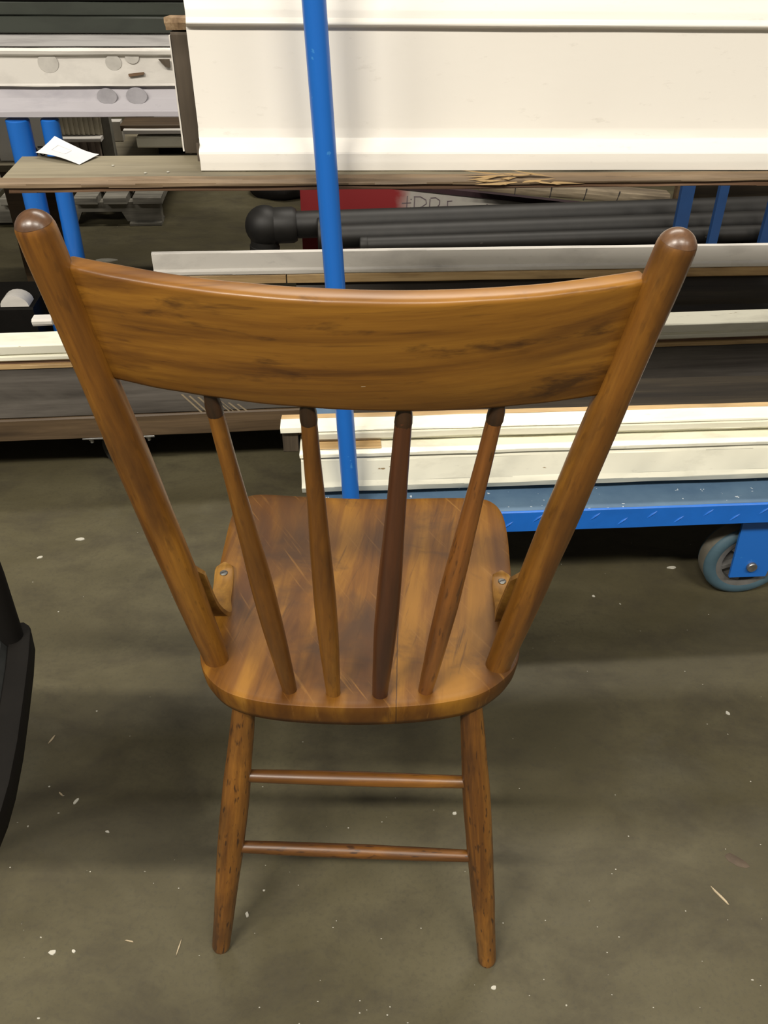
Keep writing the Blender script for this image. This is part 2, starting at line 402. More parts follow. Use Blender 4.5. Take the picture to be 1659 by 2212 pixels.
LEAN = 0.055
posts = []
for (bx, by), (tx, ty), sd in (((468, 1424), (79, 498), 1), ((1075, 1437), (1459, 537), 2)):
    b = atZ(bx, by, ZS - .002); t = atY(tx, ty, b.y - LEAN)
    d = (t - b).normalized(); ln = (t - b).length
    posts.append((b, t))
    r = .0136
    prof = [(-.02 / ln, .0115), (0, .0122), (.10, .0133), (.28, .0143), (.45, .0146), (.60, .0142), (.72, .0134), (.85, .0128), (.96, .0130), (1.0, .0127)]
    prof = smooth_prof(prof, 4)
    for k in range(1, 9):
        a = k / 8 * math.pi / 2
        prof.append((1 + .0127 * math.sin(a) / ln, max(.0127 * math.cos(a), .0004)))
    bp = turned('back_post', b, t, prof, M['turn'], chair, 28, .035, sd, 60)
    kn = [(math.sin(k / 12 * math.pi / 2), max(.01285 * math.cos(k / 12 * math.pi / 2), .0004)) for k in range(3, 13)]
    turned('worn_knob', t, t + d * .01290, kn, M['knob'], bp, 28, .0, sd, 60, 'grey-brown worn rounded top')

def post_at(i, py):                     # point of the post axis that shows at image row py
    b, t = posts[i]; lo, hi = 0.0, 1.0
    for _ in range(40):
        m = (lo + hi) / 2; q = b.lerp(t, m) - CAM
        y = H_ / 2 - F * q.dot(UP) / q.dot(FW)
        if y > py: lo = m
        else: hi = m
    return b.lerp(t, lo)
def crest():
    lt = atY(137, 574, post_at(0, 574).y - .002); lb = atY(236, 820, post_at(0, 815).y - .002)
    rt = atY(1397, 606, post_at(1, 606).y - .002); rb = atY(1303, 856, post_at(1, 850).y - .002)
    def mid(px, py, z):
        return atZ(px, py, z)
    mt = mid(775, 654, (lt.z + rt.z) / 2); mb = mid(775, 891, (lb.z + rb.z) / 2)
    nu = 40; org = mb.copy(); th, c = .015, .0035
    vs, fs = [], []; R = None; rows = []
    # pull the ends a little into the posts
    def q(a, m, b, u): return a * (u * (u - 1) / 2) + m * (1 - u * u) + b * (u * (u + 1) / 2)
    for i in range(nu + 1):
        u = -1.012 + 2.024 * i / nu
        T, B = q(lt, mt, rt, u), q(lb, mb, rb, u); rows.append((T, B))
    for i, (T, B) in enumerate(rows):
        a, b_ = rows[max(i - 1, 0)], rows[min(i + 1, nu)]
        tan = (b_[0] + b_[1] - a[0] - a[1]).normalized(); h = T - B; Hh = h.length; h.normalize()
        nrm = h.cross(tan).normalized()
        if nrm.y < 0: nrm = -nrm
        ring = [(c, 0), (Hh * .35, 0), (Hh * .65, 0), (Hh - c, 0), (Hh - c * .45, c * .12), (Hh - c * .1, c * .5), (Hh, c * 1.3), (Hh, th - c), (Hh - c * .3, th - c * .3), (Hh - c, th), (c, th), (c * .3, th - c * .3), (0, th - c), (0, c), (c * .3, c * .3)]
        n = len(ring)
        for (hh, tt) in ring:
            w = 0.0006 * noise.noise(Vector((i * .35, hh * 60, tt * 90)))
            vs.append(B + h * hh + nrm * (tt + w) - org)
    for i in range(nu):
        for k in range(n):
            k2 = (k + 1) % n
            fs.append((i * n + k, i * n + k2, (i + 1) * n + k2, (i + 1) * n + k))
    fs.append(tuple(range(n - 1, -1, -1))); m = nu * n; fs.append(tuple(range(m, m + n)))
    o = mesh('crest_rail', vs, fs, M['crest'], Matrix.Translation(org), chair, 55)
    return o, (lb, mb, rb), q, th
cr, (lb, mb, rb), qf, cth = crest()
# a pale fleck of plaster stuck to the crest rail
def fleck(name, px, pts, pos, nrm, parent, mat, scale=1.0):
    z = nrm.normalized(); x = Vector((1, 0, 0)); x = (x - z * x.dot(z)).normalized(); y = z.cross(x)
    Wm = Matrix(((x.x, y.x, z.x, pos.x), (x.y, y.y, z.y, pos.y), (x.z, y.z, z.z, pos.z), (0, 0, 0, 1)))
    n = len(pts); vs = [(a * scale, b * scale, .0) for a, b in pts] + [(a * scale * .9, b * scale * .9, .0009) for a, b in pts]
    fs = [tuple(range(n - 1, -1, -1)), tuple(range(n, 2 * n))] + [(k, (k + 1) % n, n + (k + 1) % n, n + k) for k in range(n)]
    return mesh(name, vs, fs, mat, Wm, parent)
fp = atY(792, 828, mb.y); 
hv = (atY(775, 654, 1) - atY(775, 891, 1))
def near_crest(px, py):                # point of the crest rail's back face seen at (px, py)
    u = 0.0; best = None
    for i in range(81):
        u = -1 + i / 40
        B = qf(lb, mb, rb, u)
        p = atY(px, py, B.y)
        e = abs(p.x - B.x)
        if best is None or e < best[0]: best = (e, B)
    return atY(px, py, best[1].y - .004)
SPX = [((459, 868), (626, 1489), 'turn'), ((665, 886), (720, 1496), 'turn'), ((873, 893), (821, 1499), 'spin_dark'), ((1074, 884), (919, 1491), 'spin')]
M['spin'] = wood('tool_marked_spindle_wood', (.07, .024, .007), (.16, .058, .012), (.25, .095, .019), 'Z', 1.0, .36, .6, (.04, .016, .006), coat=.3, pits=.6)
for i, ((tx, ty), (bx, by), mk) in enumerate(SPX):
    b = atZ(bx, by, ZS - .001)
    best = None
    for k in range(161):
        B = qf(lb, mb, rb, -1 + k / 80); p = atY(tx, ty, B.y + cth * .5); e = abs(p.x - B.x)
        if best is None or e < best[0]: best = (e, p)
    t = best[1]; d = (t - b).normalized(); ln = (t - b).length
    prof = [(-.015 / ln, .0062), (0, .0070), (.08, .0079), (.22, .0092), (.36, .0098), (.50, .0092), (.66, .0078), (.82, .0067), (.94, .0061), (.985, .0058)]
    if i == 2: prof = [(a, r * 1.06) for a, r in prof]
    s = turned('spindle', b, t, smooth_prof(prof, 4), M[mk], chair, 20, .045, i + 11, 60,
               'dark walnut-brown spindle' if i == 2 else None)
    turned('tip', b.lerp(t, .968), t + d * .012, [(0, .0060), (.12, .0064), (.4, .0061), (.7, .0050), (1, .0046)], M['tip'], s, 16, .03, i, 60, 'dark upper end')  # short darker piece at the upper end of each spindle

# legs
chairc = cen.x
leg_prof = [(0, .0095), (.012, .0112), (.10, .0118), (.30, .0137), (.50, .0150), (.66, .0150), (.82, .0132), (.95, .0115), (1.0, .0112)]
def leg(foot, top, sd, ext=.030):
    d = (top - foot).normalized()
    turned('leg', foot, top + d * ext, smooth_prof(leg_prof, 4), M['leg'], chair, 22, .04, sd, 60)
    return foot, top
r_l = leg(atZ(477, 2046, 0) , atZ(526, 1542, ZS - .050), 3)
r_r = leg(atZ(1052, 2076, 0), atZ(1019, 1548, ZS - .050), 4)
ymax = max(p.y for p in seat_pts)
f_l = leg(Vector((chairc - .172, ymax + .012, 0)), Vector((chairc - .125, ymax - .062, ZS - .034)), 5, .012)
f_r = leg(Vector((chairc + .158, ymax + .012, 0)), Vector((chairc + .118, ymax - .062, ZS - .034)), 6, .012)
def on_leg(lg, py):
    lo, hi = 0.0, 1.0
    for _ in range(40):
        m = (lo + hi) / 2; q = lg[0].lerp(lg[1], m) - CAM
        if H_ / 2 - F * q.dot(UP) / q.dot(FW) > py: lo = m
        else: hi = m
    return lg[0].lerp(lg[1], lo)
st = smooth_prof([(0, .0062), (.06, .0068), (.3, .0076), (.5, .0079), (.7, .0076), (.94, .0068), (1, .0062)], 3)
turned('stretcher', on_leg(r_l, 1675), on_leg(r_r, 1690), st, M['turn'], chair, 18, .04, 21, 60)
turned('stretcher', on_leg(r_l, 1828), on_leg(r_r, 1850), st, M['leg'], chair, 18, .05, 22, 60)
for a, b in ((r_l, f_l), (r_r, f_r)):
    turned('stretcher', a[0].lerp(a[1], .50), b[0].lerp(b[1], .48), st, M['leg'], chair, 18, .04, 23, 60)
turned('stretcher', f_l[0].lerp(f_l[1], .42), f_r[0].lerp(f_r[1], .42), st, M['leg'], chair, 18, .04, 24, 60)
turned('stretcher', f_l[0].lerp(f_l[1], .62), f_r[0].lerp(f_r[1], .62), st, M['leg'], chair, 18, .04, 25, 60)

# bent hip braces that tie the posts to the seat, each with a screw
def brace(front_px, back_px, up_px, pi, wd=.021):
    th = .0065
    f = atZ(*front_px, ZS + th); k = atZ((front_px[0] * 2 + back_px[0]) / 3, front_px[1] + 46, ZS + th + .002)
    b, t = posts[pi]; ax = (t - b).normalized(); sx = .007 if pi == 0 else -.007
    pz = lambda z, dy: b + ax * ((z - b.z) / ax.z) + Vector((sx, dy, 0))
    up, up0 = pz(ZS + .128, .0135), pz(ZS + .072, .0165)
    m1 = atZ(back_px[0] + (1 if pi == 0 else -1), back_px[1] - 28, ZS + .022); m2 = atY(back_px[0], back_px[1], up0.y + .016)
    ctrl = [f, k, m1, m2, up0, up]
    pts = []
    P = [ctrl[0] * 2 - ctrl[1]] + ctrl + [ctrl[-1] * 2 - ctrl[-2]]
    for i in range(1, len(P) - 2):
        p0, p1, p2, p3 = P[i - 1:i + 3]
        for s in range(6):
            tt = s / 6
            pts.append(.5 * (2 * p1 + (p2 - p0) * tt + (2 * p0 - 5 * p1 + 4 * p2 - p3) * tt * tt + (-p0 + 3 * p1 - 3 * p2 + p3) * tt ** 3))
    pts.append(ctrl[-1]); org = f.copy(); n = len(pts); vs, fs = [], []
    tot = [0]
    for i in range(1, n): tot.append(tot[-1] + (pts[i] - pts[i - 1]).length)
    for i, p in enumerate(pts):
        tan = (pts[min(i + 1, n - 1)] - pts[max(i - 1, 0)]).normalized()
        side = Vector((1, 0, 0)); side = (side - tan * side.dot(tan)).normalized(); nr = tan.cross(side)
        de = min(tot[i], tot[-1] - tot[i]); h = wd / 2
        w = h * math.sqrt(max(0.0, 1 - max(0.0, (h - de) / h) ** 2)) if de < h else h
        w = max(w, .0015)
        for a, z in ((-1, -.9), (-1, -.25), (-.8, 0), (.8, 0), (1, -.25), (1, -.9)):
            vs.append(p + side * w * a + nr * th * z - org)
    for i in range(n - 1):
        for k_ in range(6):
            k2 = (k_ + 1) % 6; fs.append((i * 6 + k_, (i + 1) * 6 + k_, (i + 1) * 6 + k2, i * 6 + k2))
    fs.append((5, 4, 3, 2, 1, 0)); m = (n - 1) * 6; fs.append(tuple(range(m, m + 6)))
    o = mesh('hip_brace', vs, fs, M['brace'], Matrix.Translation(org), chair, 45)
    sp = f.lerp(k, .52) 
    vs2, fs2 = lathe_data([(0, .0042), (.0006, .0044), (.0011, .0038), (.0013, .0010)], 16)
    s = mesh('screw', vs2, fs2, M['screw'], Matrix.Translation(sp - Vector((0, 0, .0003))), o, 30)
    box('slot', .0066, .0011, .0003, M['ink'], Matrix.Translation(sp + Vector((0, 0, .0009))) @ Matrix.Rotation(.4, 4, 'Z'), o, c=0)
brace((485, 1214), (476, 1318), (432, 1222), 0)
brace((1083, 1232), (1092, 1330), (1112, 1240), 1)
# pale paint drips on the seat and a fleck on the third spindle and on the crest rail
blob = [(.0042 * math.cos(a) * (1 + .2 * math.sin(3 * a)), .0034 * math.sin(a)) for a in [k * math.pi / 5 for k in range(10)]]
for x, y in ((668, 1421), (688, 1420)):
    fleck('paint_drip', None, blob, atZ(x, y, ZS - .006), Vector((0, 0, 1)), chair, M['scrap'])
fleck('plaster_fleck', None, [(-.004, -.0022), (-.001, .0004), (.004, .0024), (.0035, .0005), (-.001, -.002)], near_crest(792, 828) - Vector((0, .0005, 0)), Vector((0, -1, .25)), chair, M['straw'])

# ------------------------------------------------------------------ the blue platform cart
YL = LZ(1560, 1290, 0).y - .03           # front lip of the deck, cart frame
ZD = L(1400, 1093, YL).z                 # top of the deck
zl = L(1300, 1139, YL).z
XL = -.03; XR = 1.45; YB = YL + .40
pc = thing('platform_cart', CW((XL + XR) / 2, YL + .2, 0), 'bright blue steel platform cart with round poles and large casters behind the chair', 'cart')
mx = (XL + XR) / 2
board('deck', rect(YL, YB, ZD - .006, ZD), XL - mx, XR - mx, M['bluedeck'], CW(mx, 0, 0), pc, 30, .001, .0006, 3)
board('lip', rect(YL - .004, YL + .004, zl, ZD - .001), XL - mx, XR - mx, M['bluetread'], CW(mx, 0, 0), pc, 30, .001, .0006, 4)
board('side_rail', rect(YL + .01, YL + .05, zl + .002, ZD - .0065), XL + .01 - mx, XR - .01 - mx, M['bluedark'], CW(mx, 0, 0), pc, 4, .001, 0)
tr = None
for i in range(30):
    x = XL + .03 + i * .048; a = .75 if i % 2 else -.75 + math.pi * 0
    Wt = CART @ Matrix.Translation((x, YL - .004, (zl + ZD) / 2 + (.006 if i % 2 else -.006))) @ Matrix.Rotation(-.75, 4, 'Y')
    if tr is None:
        tr = mesh('tread_bar', [(-.011, 0, 0), (0, 0, -.0028), (.011, 0, 0), (0, 0, .0028), (-.005, -.0016, 0), (.005, -.0016, 0)],
                  [(0, 1, 4), (1, 5, 4), (1, 2, 5), (2, 3, 5), (3, 4, 5), (3, 0, 4)], M['bluetread'], Wt, pc)
    else: dup(tr, Wt, pc)
# the pole that rises in front, leaning a touch, and its twin further right
PR = .0137
def pole_pt(z, x0=0.0):
    a = L(757, 1060, YL + .018); b = L(678, 0, YL + .018); k = (z - a.z) / (b.z - a.z); p = a.lerp(b, k)
    return CART @ Vector((p.x + x0, YL + .018, z))
ZP_ = L(700, 408, YL + .045).z
DP = LZ(70, 337, L(700, 384, YL + .050).z).y - (YL + .050)   # depth of the plank shelf
for x0 in (0.0, XR - .08):
    tube('pole', pole_pt(zl + .004, x0), pole_pt(1.55, x0), PR, M['blue'], pc, 28)
    p = loc_(pole_pt(ZP_ - .03, x0))
    board('shelf_arm', rect(YL + .022, YL + .050 + DP - .01, ZP_ - .034, ZP_ - .0048), p.x - .011 - mx, p.x + .011 - mx, M['bluedark'], CW(mx, 0, 0), pc, 2, .001, 0)
# casters
def big_caster(cx, cyl, r, first=True):
    """cx, cyl: wheel centre in the cart frame"""
    W0 = CW(cx, cyl, r)
    ca = bpy.data.objects.new('caster', None); COL.objects.link(ca); ca.empty_display_size = .05; put(ca, CW(cx, cyl, 0), pc)
    RX = Matrix.Rotation(math.pi / 2, 4, 'X')            # local z -> -y (towards the viewer)
    hw = .021
    prof = [(-hw + .002, r * .74), (-hw, r * .80), (-hw, r * .90), (-hw + .005, r * .985), (-hw + .009, r), (hw - .009, r), (hw - .005, r * .985), (hw, r * .90), (hw, r * .80), (hw - .002, r * .74)]
    n = 48; vs, fs = [], []
    for z, rr in prof:
        for k in range(n):
            a = 2 * math.pi * k / n; vs.append((rr * math.cos(a), rr * math.sin(a), z))
    m = len(prof)
    for i in range(m):
        for k in range(n):
            k2 = (k + 1) % n; i2 = (i + 1) % m
            fs.append((i * n + k, i * n + k2, i2 * n + k2, i2 * n + k))
    ty = mesh('tyre', vs, fs, M['rubber'], W0 @ RX, ca, 40)
    ty.data.materials.append(M['tread'])
    for p in ty.data.polygons:
        if abs(sum(ty.data.vertices[v].co.z for v in p.vertices) / 4) < hw - .008 and sum(ty.data.vertices[v].co.xy.length for v in p.vertices) / 4 > r * .95: p.material_index = 1
    prof = [(-hw + .004, r * .60), (-hw + .002, r * .76), (hw - .002, r * .76), (hw - .004, r * .60)]
    vs, fs = [], []
    for z, rr in prof:
        for k in range(n):
            a = 2 * math.pi * k / n; vs.append((rr * math.cos(a), rr * math.sin(a), z))
    for i in range(4):
        for k in range(n):
            k2 = (k + 1) % n; i2 = (i + 1) % 4
            fs.append((i * n + k, i * n + k2, i2 * n + k2, i2 * n + k))
    # web disc and spokes
    b0 = len(vs)
    for z in (-.004, .004):
        for k in range(n):
            a = 2 * math.pi * k / n; vs.append((r * .62 * math.cos(a), r * .62 * math.sin(a), z))
    fs.append(tuple(range(b0 + n - 1, b0 - 1, -1))); fs.append(tuple(range(b0 + n, b0 + 2 * n)))
    for k in range(6):
        a = k * math.pi / 3 + .35; ca_, sa = math.cos(a), math.sin(a); q = len(vs)
        for (u, v, z) in ((r * .15, -.004, -hw + .006), (r * .65, -.004, -hw + .006), (r * .65, .004, -hw + .006), (r * .15, .004, -hw + .006),
                          (r * .15, -.004, hw - .006), (r * .65, -.004, hw - .006), (r * .65, .004, hw - .006), (r * .15, .004, hw - .006)):
            vs.append((u * ca_ - v * sa, u * sa + v * ca_, z))
        fs += [(q + 3, q + 2, q + 1, q), (q + 4, q + 5, q + 6, q + 7), (q, q + 1, q + 5, q + 4), (q + 1, q + 2, q + 6, q + 5), (q + 2, q + 3, q + 7, q + 6), (q + 3, q, q + 4, q + 7)]
    q = len(vs); v2, f2 = lathe_data([(-hw - .002, r * .24), (hw + .002, r * .24)], 24)
    vs += v2; fs += [tuple(i + q for i in f) for f in f2]
    mesh('hub', vs, fs, M['hub'], W0 @ RX, ca, 35)
    top = zl + .001
    for s in (-1, 1):
        y = s * (hw + .008)
        pl = [(-.030, .62), (.030, .62), (.044, top - r), (-.044, top - r)]
        pts = [(-.034, -.026), (.034, -.026), (.046, top - r), (-.046, top - r)]
        vs = [(a, y - .0025, z) for a, z in pts] + [(a, y + .0025, z) for a, z in pts]
        mesh('fork_plate', vs, [(0, 1, 2, 3), (7, 6, 5, 4), (0, 4, 5, 1), (1, 5, 6, 2), (2, 6, 7, 3), (3, 7, 4, 0)], M['blue'], W0, ca)
    v2, f2 = lathe_data([(hw + .0105, .0095), (hw + .0150, .0095), (hw + .0165, .0085)], 14)
    mesh('axle_nut', v2, f2, M['steel'], W0 @ RX, ca, 30)
    v2, f2 = lathe_data([(-hw - .014, .005), (hw + .012, .005)], 12)
    mesh('axle', v2, f2, M['steel'], W0 @ RX, ca, 30)
    return ca
RW = .080
wc = LZ(1622, 1222, RW)
big_caster(wc.x, wc.y + .03, RW)
big_caster(XL + .14, YB - .07, RW)
big_caster(wc.x + .22, YB - .07, RW)

# black battens on the deck and the two cream trims lying on them
YT = LZ(1000, 1057, ZD + .012).y
zt0 = L(1000, 1055, YT).z; zt1 = L(1000, 974, YT).z
xl = L(649, 1000, YT).x
bt = []
for k, x in enumerate((.12, .62, 1.15)):
    o = box('batten', .05, .10, zt0 - ZD, M['black'], CW(x, YT + .085, ZD), None, .001, .0)
    tag(o, ('black batten under the cream trims, nearest the blue pole', 'black batten under the middle of the cream trims', 'black batten under the cream trims, furthest right')[k], 'batten', 'battens under the cream trims'); bt.append(o)
lt = thing('cream_trim', CW(xl, YT, zt0), 'lower of two long cream trim boards, lying just above the blue cart deck', 'trim board', 'cream trims on the blue cart')
h = zt1 - zt0
board('moulded_board', [(.002, 0), (-.004, h * .18), (-.001, h * .30), (.004, h * .80), (.006, h * .90), (.001, h * .92), (.001, h), (.012, h + .003), (.055, h + .003), (.055, 0)],
      0, XR + .1 - xl, M['cream'], CW(xl, YT, zt0), lt, 60, .0008, .0012, 5, .002)
board('bare_edge', rect(.010, .05, h + .0032, h + .0050), .006, .13, M['bamboo'], CW(xl, YT, zt0), lt, 6, .0004, .0006, 8, label='bare tan wood along the top near the left end')
zu0 = zt1 + .0085; o = board('dark_plank', rect(YT + .085, YB - .006, 0, .018), .02, XR - .02, M['darkbrown'], CW(0, 0, ZD + .0004), None, 10, .002, .001, 51)
tag(o, 'dark plank on the blue deck, hidden behind the two cream trims', 'plank')
yu = YT + .022
zu1 = L(1200, 915, yu).z
xu = L(605, 930, yu).x
ut = thing('cream_trim', CW(xu, yu, zu0), 'upper of two long cream trim boards, paint flaking along its ledge', 'trim board', 'cream trims on the blue cart')
h = zu1 - zu0
xs_ = L(664, 940, yu).x - xu
board('moulded_board', [(.012, -.004), (.012, h * .20), (.001, h * .23), (.0, h * .70), (.004, h * .74), (.004, h * .80), (.001, h * .83), (.002, h - .002), (.008, h), (.030, h + .004), (.030, -.004)],
      xs_, XR + .1 - xu, M['cream'], CW(xu, yu, zu0), ut, 60, .0006, .0014, 6, .003)
board('ledge_end', rect(.002, .030, h * .78, h + .003), 0, xs_ - .0005, M['cream'], CW(xu, yu, zu0), ut, 6, .001, .0016, 46, .003, label='flaking cream ledge at the left end')
board('core_block', rect(.010, .030, -.022, h * .77), .003, xl - xu - .003, M['rough'], CW(xu, yu, zu0), ut, 3, .001, .0006, 7, .002, label='dark bare core at the left end')
board('bare_back', rect(.0305, .042, -.003, h + .005), .001, XR + .1 - xu, M['bamboo'], CW(xu, yu, zu0), ut, 30, .001, .0010, 47, .002, label='bare tan wood along the back edge')

# ------------------------------------------------------------------ plank shelf with the big white casing on it
YP = YL + .050
zp1 = L(700, 384, YP).z; zp0 = L(700, 408, YP).z; zp0 = ZP_ - .004; 
xp0 = L(-4, 398, YP).x; xp1 = 1.62
pl = thing('shelf_plank', CW(xp0, YP, zp0), 'long dusty grey plank with splintered tan front edge, carrying the white casing', 'plank')
TP = zp1 - zp0
board('plank', rect(.012, DP, .006, TP), .004, xp1 - xp0, M['plank'], CW(xp0, YP, zp0), pl, 40, .002, .0012, 9, .006)
board('front_edging', [(0, TP * .40), (0, TP - .006), (.003, TP - .002), (.0118, TP + .0005), (.0118, TP * .40)], 0, xp1 - xp0, M['edge'], CW(xp0, YP, zp0), pl, 60, .0008, .0016, 10, .003, label='tan worn front edging')
board('lower_edging', rect(.003, .0118, .0, TP * .39), .01, xp1 - xp0, M['edge2'], CW(xp0, YP, zp0), pl, 60, .0008, .0016, 11, .003, label='brown lower strip of the front edge')
random.seed(5)
sv, sf = [], []
for k in range(15):
    p = L(random.uniform(1045, 1215), random.uniform(372, 398), YP - .001)
    a = random.uniform(-.30, .30); ln = random.uniform(.010, .034); w = random.uniform(.0008, .0018); q = len(sv)
    dx, dz = math.cos(a) * ln, math.sin(a) * ln * .5
    yo = random.uniform(-.0022, -.0004)
    bx, bz = p.x - xp0, p.z - zp0
    sv += [(bx - dx, .001, bz - dz), (bx, yo, bz - w), (bx + dx, .001, bz + dz), (bx, yo, bz + w), (bx, .003, bz)]
    sf += [(q, q + 1, q + 3), (q + 1, q + 2, q + 3), (q, q + 4, q + 1), (q + 1, q + 4, q + 2), (q + 2, q + 4, q + 3), (q + 3, q + 4, q)]
so = mesh('splinters', sv, sf, M['bamboo'], CW(xp0, YP, zp0), pl, 20, 'pale fresh splinters'); so['kind'] = 'stuff'

YW = YP + .030
ZTOP = zp1
zface = lambda py: L(700, py, YW + .006).z
cb0 = L(434, 364, YW)
wc_ = thing('white_casing', CW(cb0.x, YW, ZTOP, math.radians(-1.4)), 'large white-painted wooden casing with moulded base, lying on the plank behind the blue pole', 'casing')
WW = CW(cb0.x, YW, ZTOP + .0006, math.radians(-1.4))
zz = lambda py: zface(py) - ZTOP
z_pl = zz(327); z_b1 = zz(303); z_c0 = zz(61); z_c1 = zz(50)
prof = [(0, 0), (-.001, z_pl * .5), (0, z_pl), (.010, z_pl + .010), (.0155, z_b1), (.018, z_b1 + .012), (.018, z_c0), (.0115, z_c0 + .002), (.0105, z_c1), (.016, z_c1 + .003), (.018, z_c1 + .012),
        (.024, z_c1 + .025), (.032, z_c1 + .045), (.036, z_c1 + .060), (.070, z_c1 + .060), (.070, 0)]
board('white_front', prof, 0, 1.55, M['white'], WW, wc_, 40, .0012, .0004, 12, .002)
BY = LZ(408, 333, ZTOP).y - YW - .004
bx0 = LZ(397, 333, ZTOP).x - cb0.x
zb_ = lambda py: L(380, py, YW + BY).z - ZTOP
board('backing_board', rect(BY, BY + .030, 0.0, zb_(72)), bx0, 1.54, M['rough'], WW, wc_, 24, .002, .0015, 13, .004, label='dark rough-sawn board behind, sticking out at the left end')
board('paint_edge', rect(BY - .001, BY + .02, .004, zb_(78)), bx0 - .0012, bx0 + .0003, M['greywhite'], WW, wc_, 1, .0005, .0004, 15, .001, label='whitish paint drips along the left edge of the dark board')
board('torn_top', rect(BY - .002, BY + .034, zb_(71), zb_(40)), bx0 - .004, .06, M['endgrain'], WW, wc_, 6, .003, .005, 14, .005, label='torn pale wood at the top of the core')
v2 = [(-.003, .002, .012), (-.003, .014, .010), (-.003, .016, .030), (-.003, .004, .034), (0, .002, .012), (0, .014, .010), (0, .016, .030), (0, .004, .034)]
mesh('chipped_corner', v2, [(3, 2, 1, 0), (4, 5, 6, 7), (0, 1, 5, 4), (1, 2, 6, 5), (2, 3, 7, 6), (3, 0, 4, 7)], M['rough'], WW, wc_, label='dark chipped patch on the end of the base')

# curled paper on the plank
def paper():
    P = [[(118, 308), (70, 342)], [(216, 338), (178, 357)]]
    a, b, c = LZ(80, 341, ZTOP), LZ(172, 357, ZTOP), LZ(215, 339, ZTOP)
    nu, nv = 12, 12; vs, fs = [], []
    A = Vector((a.x, a.y)); U = Vector((b.x - a.x, b.y - a.y)); V = Vector((c.x - b.x, c.y - b.y))
    for side in (0, 1):
        for i in range(nu + 1):
            for j in range(nv + 1):
                u, v = i / nu, j / nv
                p = A + U * u + V * v
                z = .0008 + .017 * (1 - u) ** 1.3 * v ** 1.2 + .006 * (1 - u) ** 2 * (1 - v) + .010 * max(0, u - .6) ** 1.5 * v + .004 * (1 - v) ** 2 * math.sin(u * math.pi)
                vs.append((p.x, p.y, ZTOP + z + side * .0003))
    n1 = (nu + 1) * (nv + 1)
    for i in range(nu):
        for j in range(nv):
            k = i * (nv + 1) + j
            fs.append((k, k + 1, k + nv + 2, k + nv + 1)); fs.append((n1 + k, n1 + k + nv + 1, n1 + k + nv + 2, n1 + k + 1))
    rim = [i * (nv + 1) for i in range(nu + 1)] + [nu * (nv + 1) + j for j in range(1, nv + 1)] + [i * (nv + 1) + nv for i in range(nu - 1, -1, -1)] + [j for j in range(nv - 1, 0, -1)]
    for i in range(len(rim)):
        p, q = rim[i], rim[(i + 1) % len(rim)]; fs.append((p, q, n1 + q, n1 + p))
    c0 = Vector((A.x, A.y, ZTOP)); vs = [Vector(v) - c0 for v in vs]
    o = mesh('paper_sheet', vs, fs, M['paper'], CW(c0.x, c0.y, c0.z), None, 60)
    tag(o, 'small curled white sheet of paper lying on the left end of the plank', 'paper')
    # faint printed box
    pv, pf = [], []
    def on(u, v):
        i = min(int(u * nu), nu - 1); j = min(int(v * nv), nv - 1); fu, fv = u * nu - i, v * nv - j
        g = lambda a, b: vs[n1 + a * (nv + 1) + b]
        return (g(i, j) * (1 - fu) * (1 - fv) + g(i + 1, j) * fu * (1 - fv) + g(i, j + 1) * (1 - fu) * fv + g(i + 1, j + 1) * fu * fv) + Vector((0, 0, .0004))
    def line(u0, v0, u1, v1, w=.006):
        for s in range(8):
            a_, b_ = s / 8, (s + 1) / 8; q = len(pv)
            du, dv = (0, w) if abs(u1 - u0) > abs(v1 - v0) else (w, 0)
            for t_, sg in ((a_, 0), (b_, 0), (b_, 1), (a_, 1)):
                pv.append(on(u0 + (u1 - u0) * t_ + du * sg, v0 + (v1 - v0) * t_ + dv * sg))
            pf.append((q, q + 1, q + 2, q + 3))
    line(.20, .35, .50, .35); line(.20, .70, .50, .70); line(.20, .35, .20, .70); line(.50, .35, .50, .70)
    mesh('printed_box', pv, pf, M['print'], CW(c0.x, c0.y, c0.z), o, label='pale grey printed rectangle')
paper()
for k, (x, y) in enumerate(((244, 358), (314, 374), (363, 372), (412, 332))):
    p = CART @ LZ(x, y, ZTOP + .0006)
    o = fleck('paint_crumb', None, blob, p, Vector((0, 0, 1)), None, M['chip'], .45)
    tag(o, ('pale crumb on the plank right of the paper sheet', 'pale crumb near the front edge of the plank', 'pale crumb on the plank in front of the white casing', 'pale crumb beside the dark end of the white casing')[k], 'crumb', 'crumbs on the plank')

# ------------------------------------------------------------------ wooden dolly behind, with blue uprights
frame(6.0)
ZB = .110
YD = LZ(140, 950, ZB).y
ZR = L(140, 903, YD).z
YE = YD + .62
DX0, DX1 = -1.25, 1.75; dm = (DX0 + DX1) / 2
do = thing('wooden_dolly', CW(dm, YD + .3, 0), 'low brown wooden dolly on swivel casters with blue uprights, behind the blue cart', 'dolly')
board('front_rail', rect(YD, YD + .04, ZB, ZR - .0005), DX0 - dm, DX1 - dm, M['brown'], CW(dm, 0, 0), do, 40, .003, .001, 20)
board('back_rail', rect(YE - .04, YE, ZB, ZR - .0005), DX0 - dm, DX1 - dm, M['brown'], CW(dm, 0, 0), do, 10, .003, .001, 21)
board('deck', rect(YD + .041, YE - .041, ZR - .022, ZR - .001), DX0 - dm, DX1 - dm, M['timber'], CW(dm, 0, 0), do, 10, .001, 0, 22)
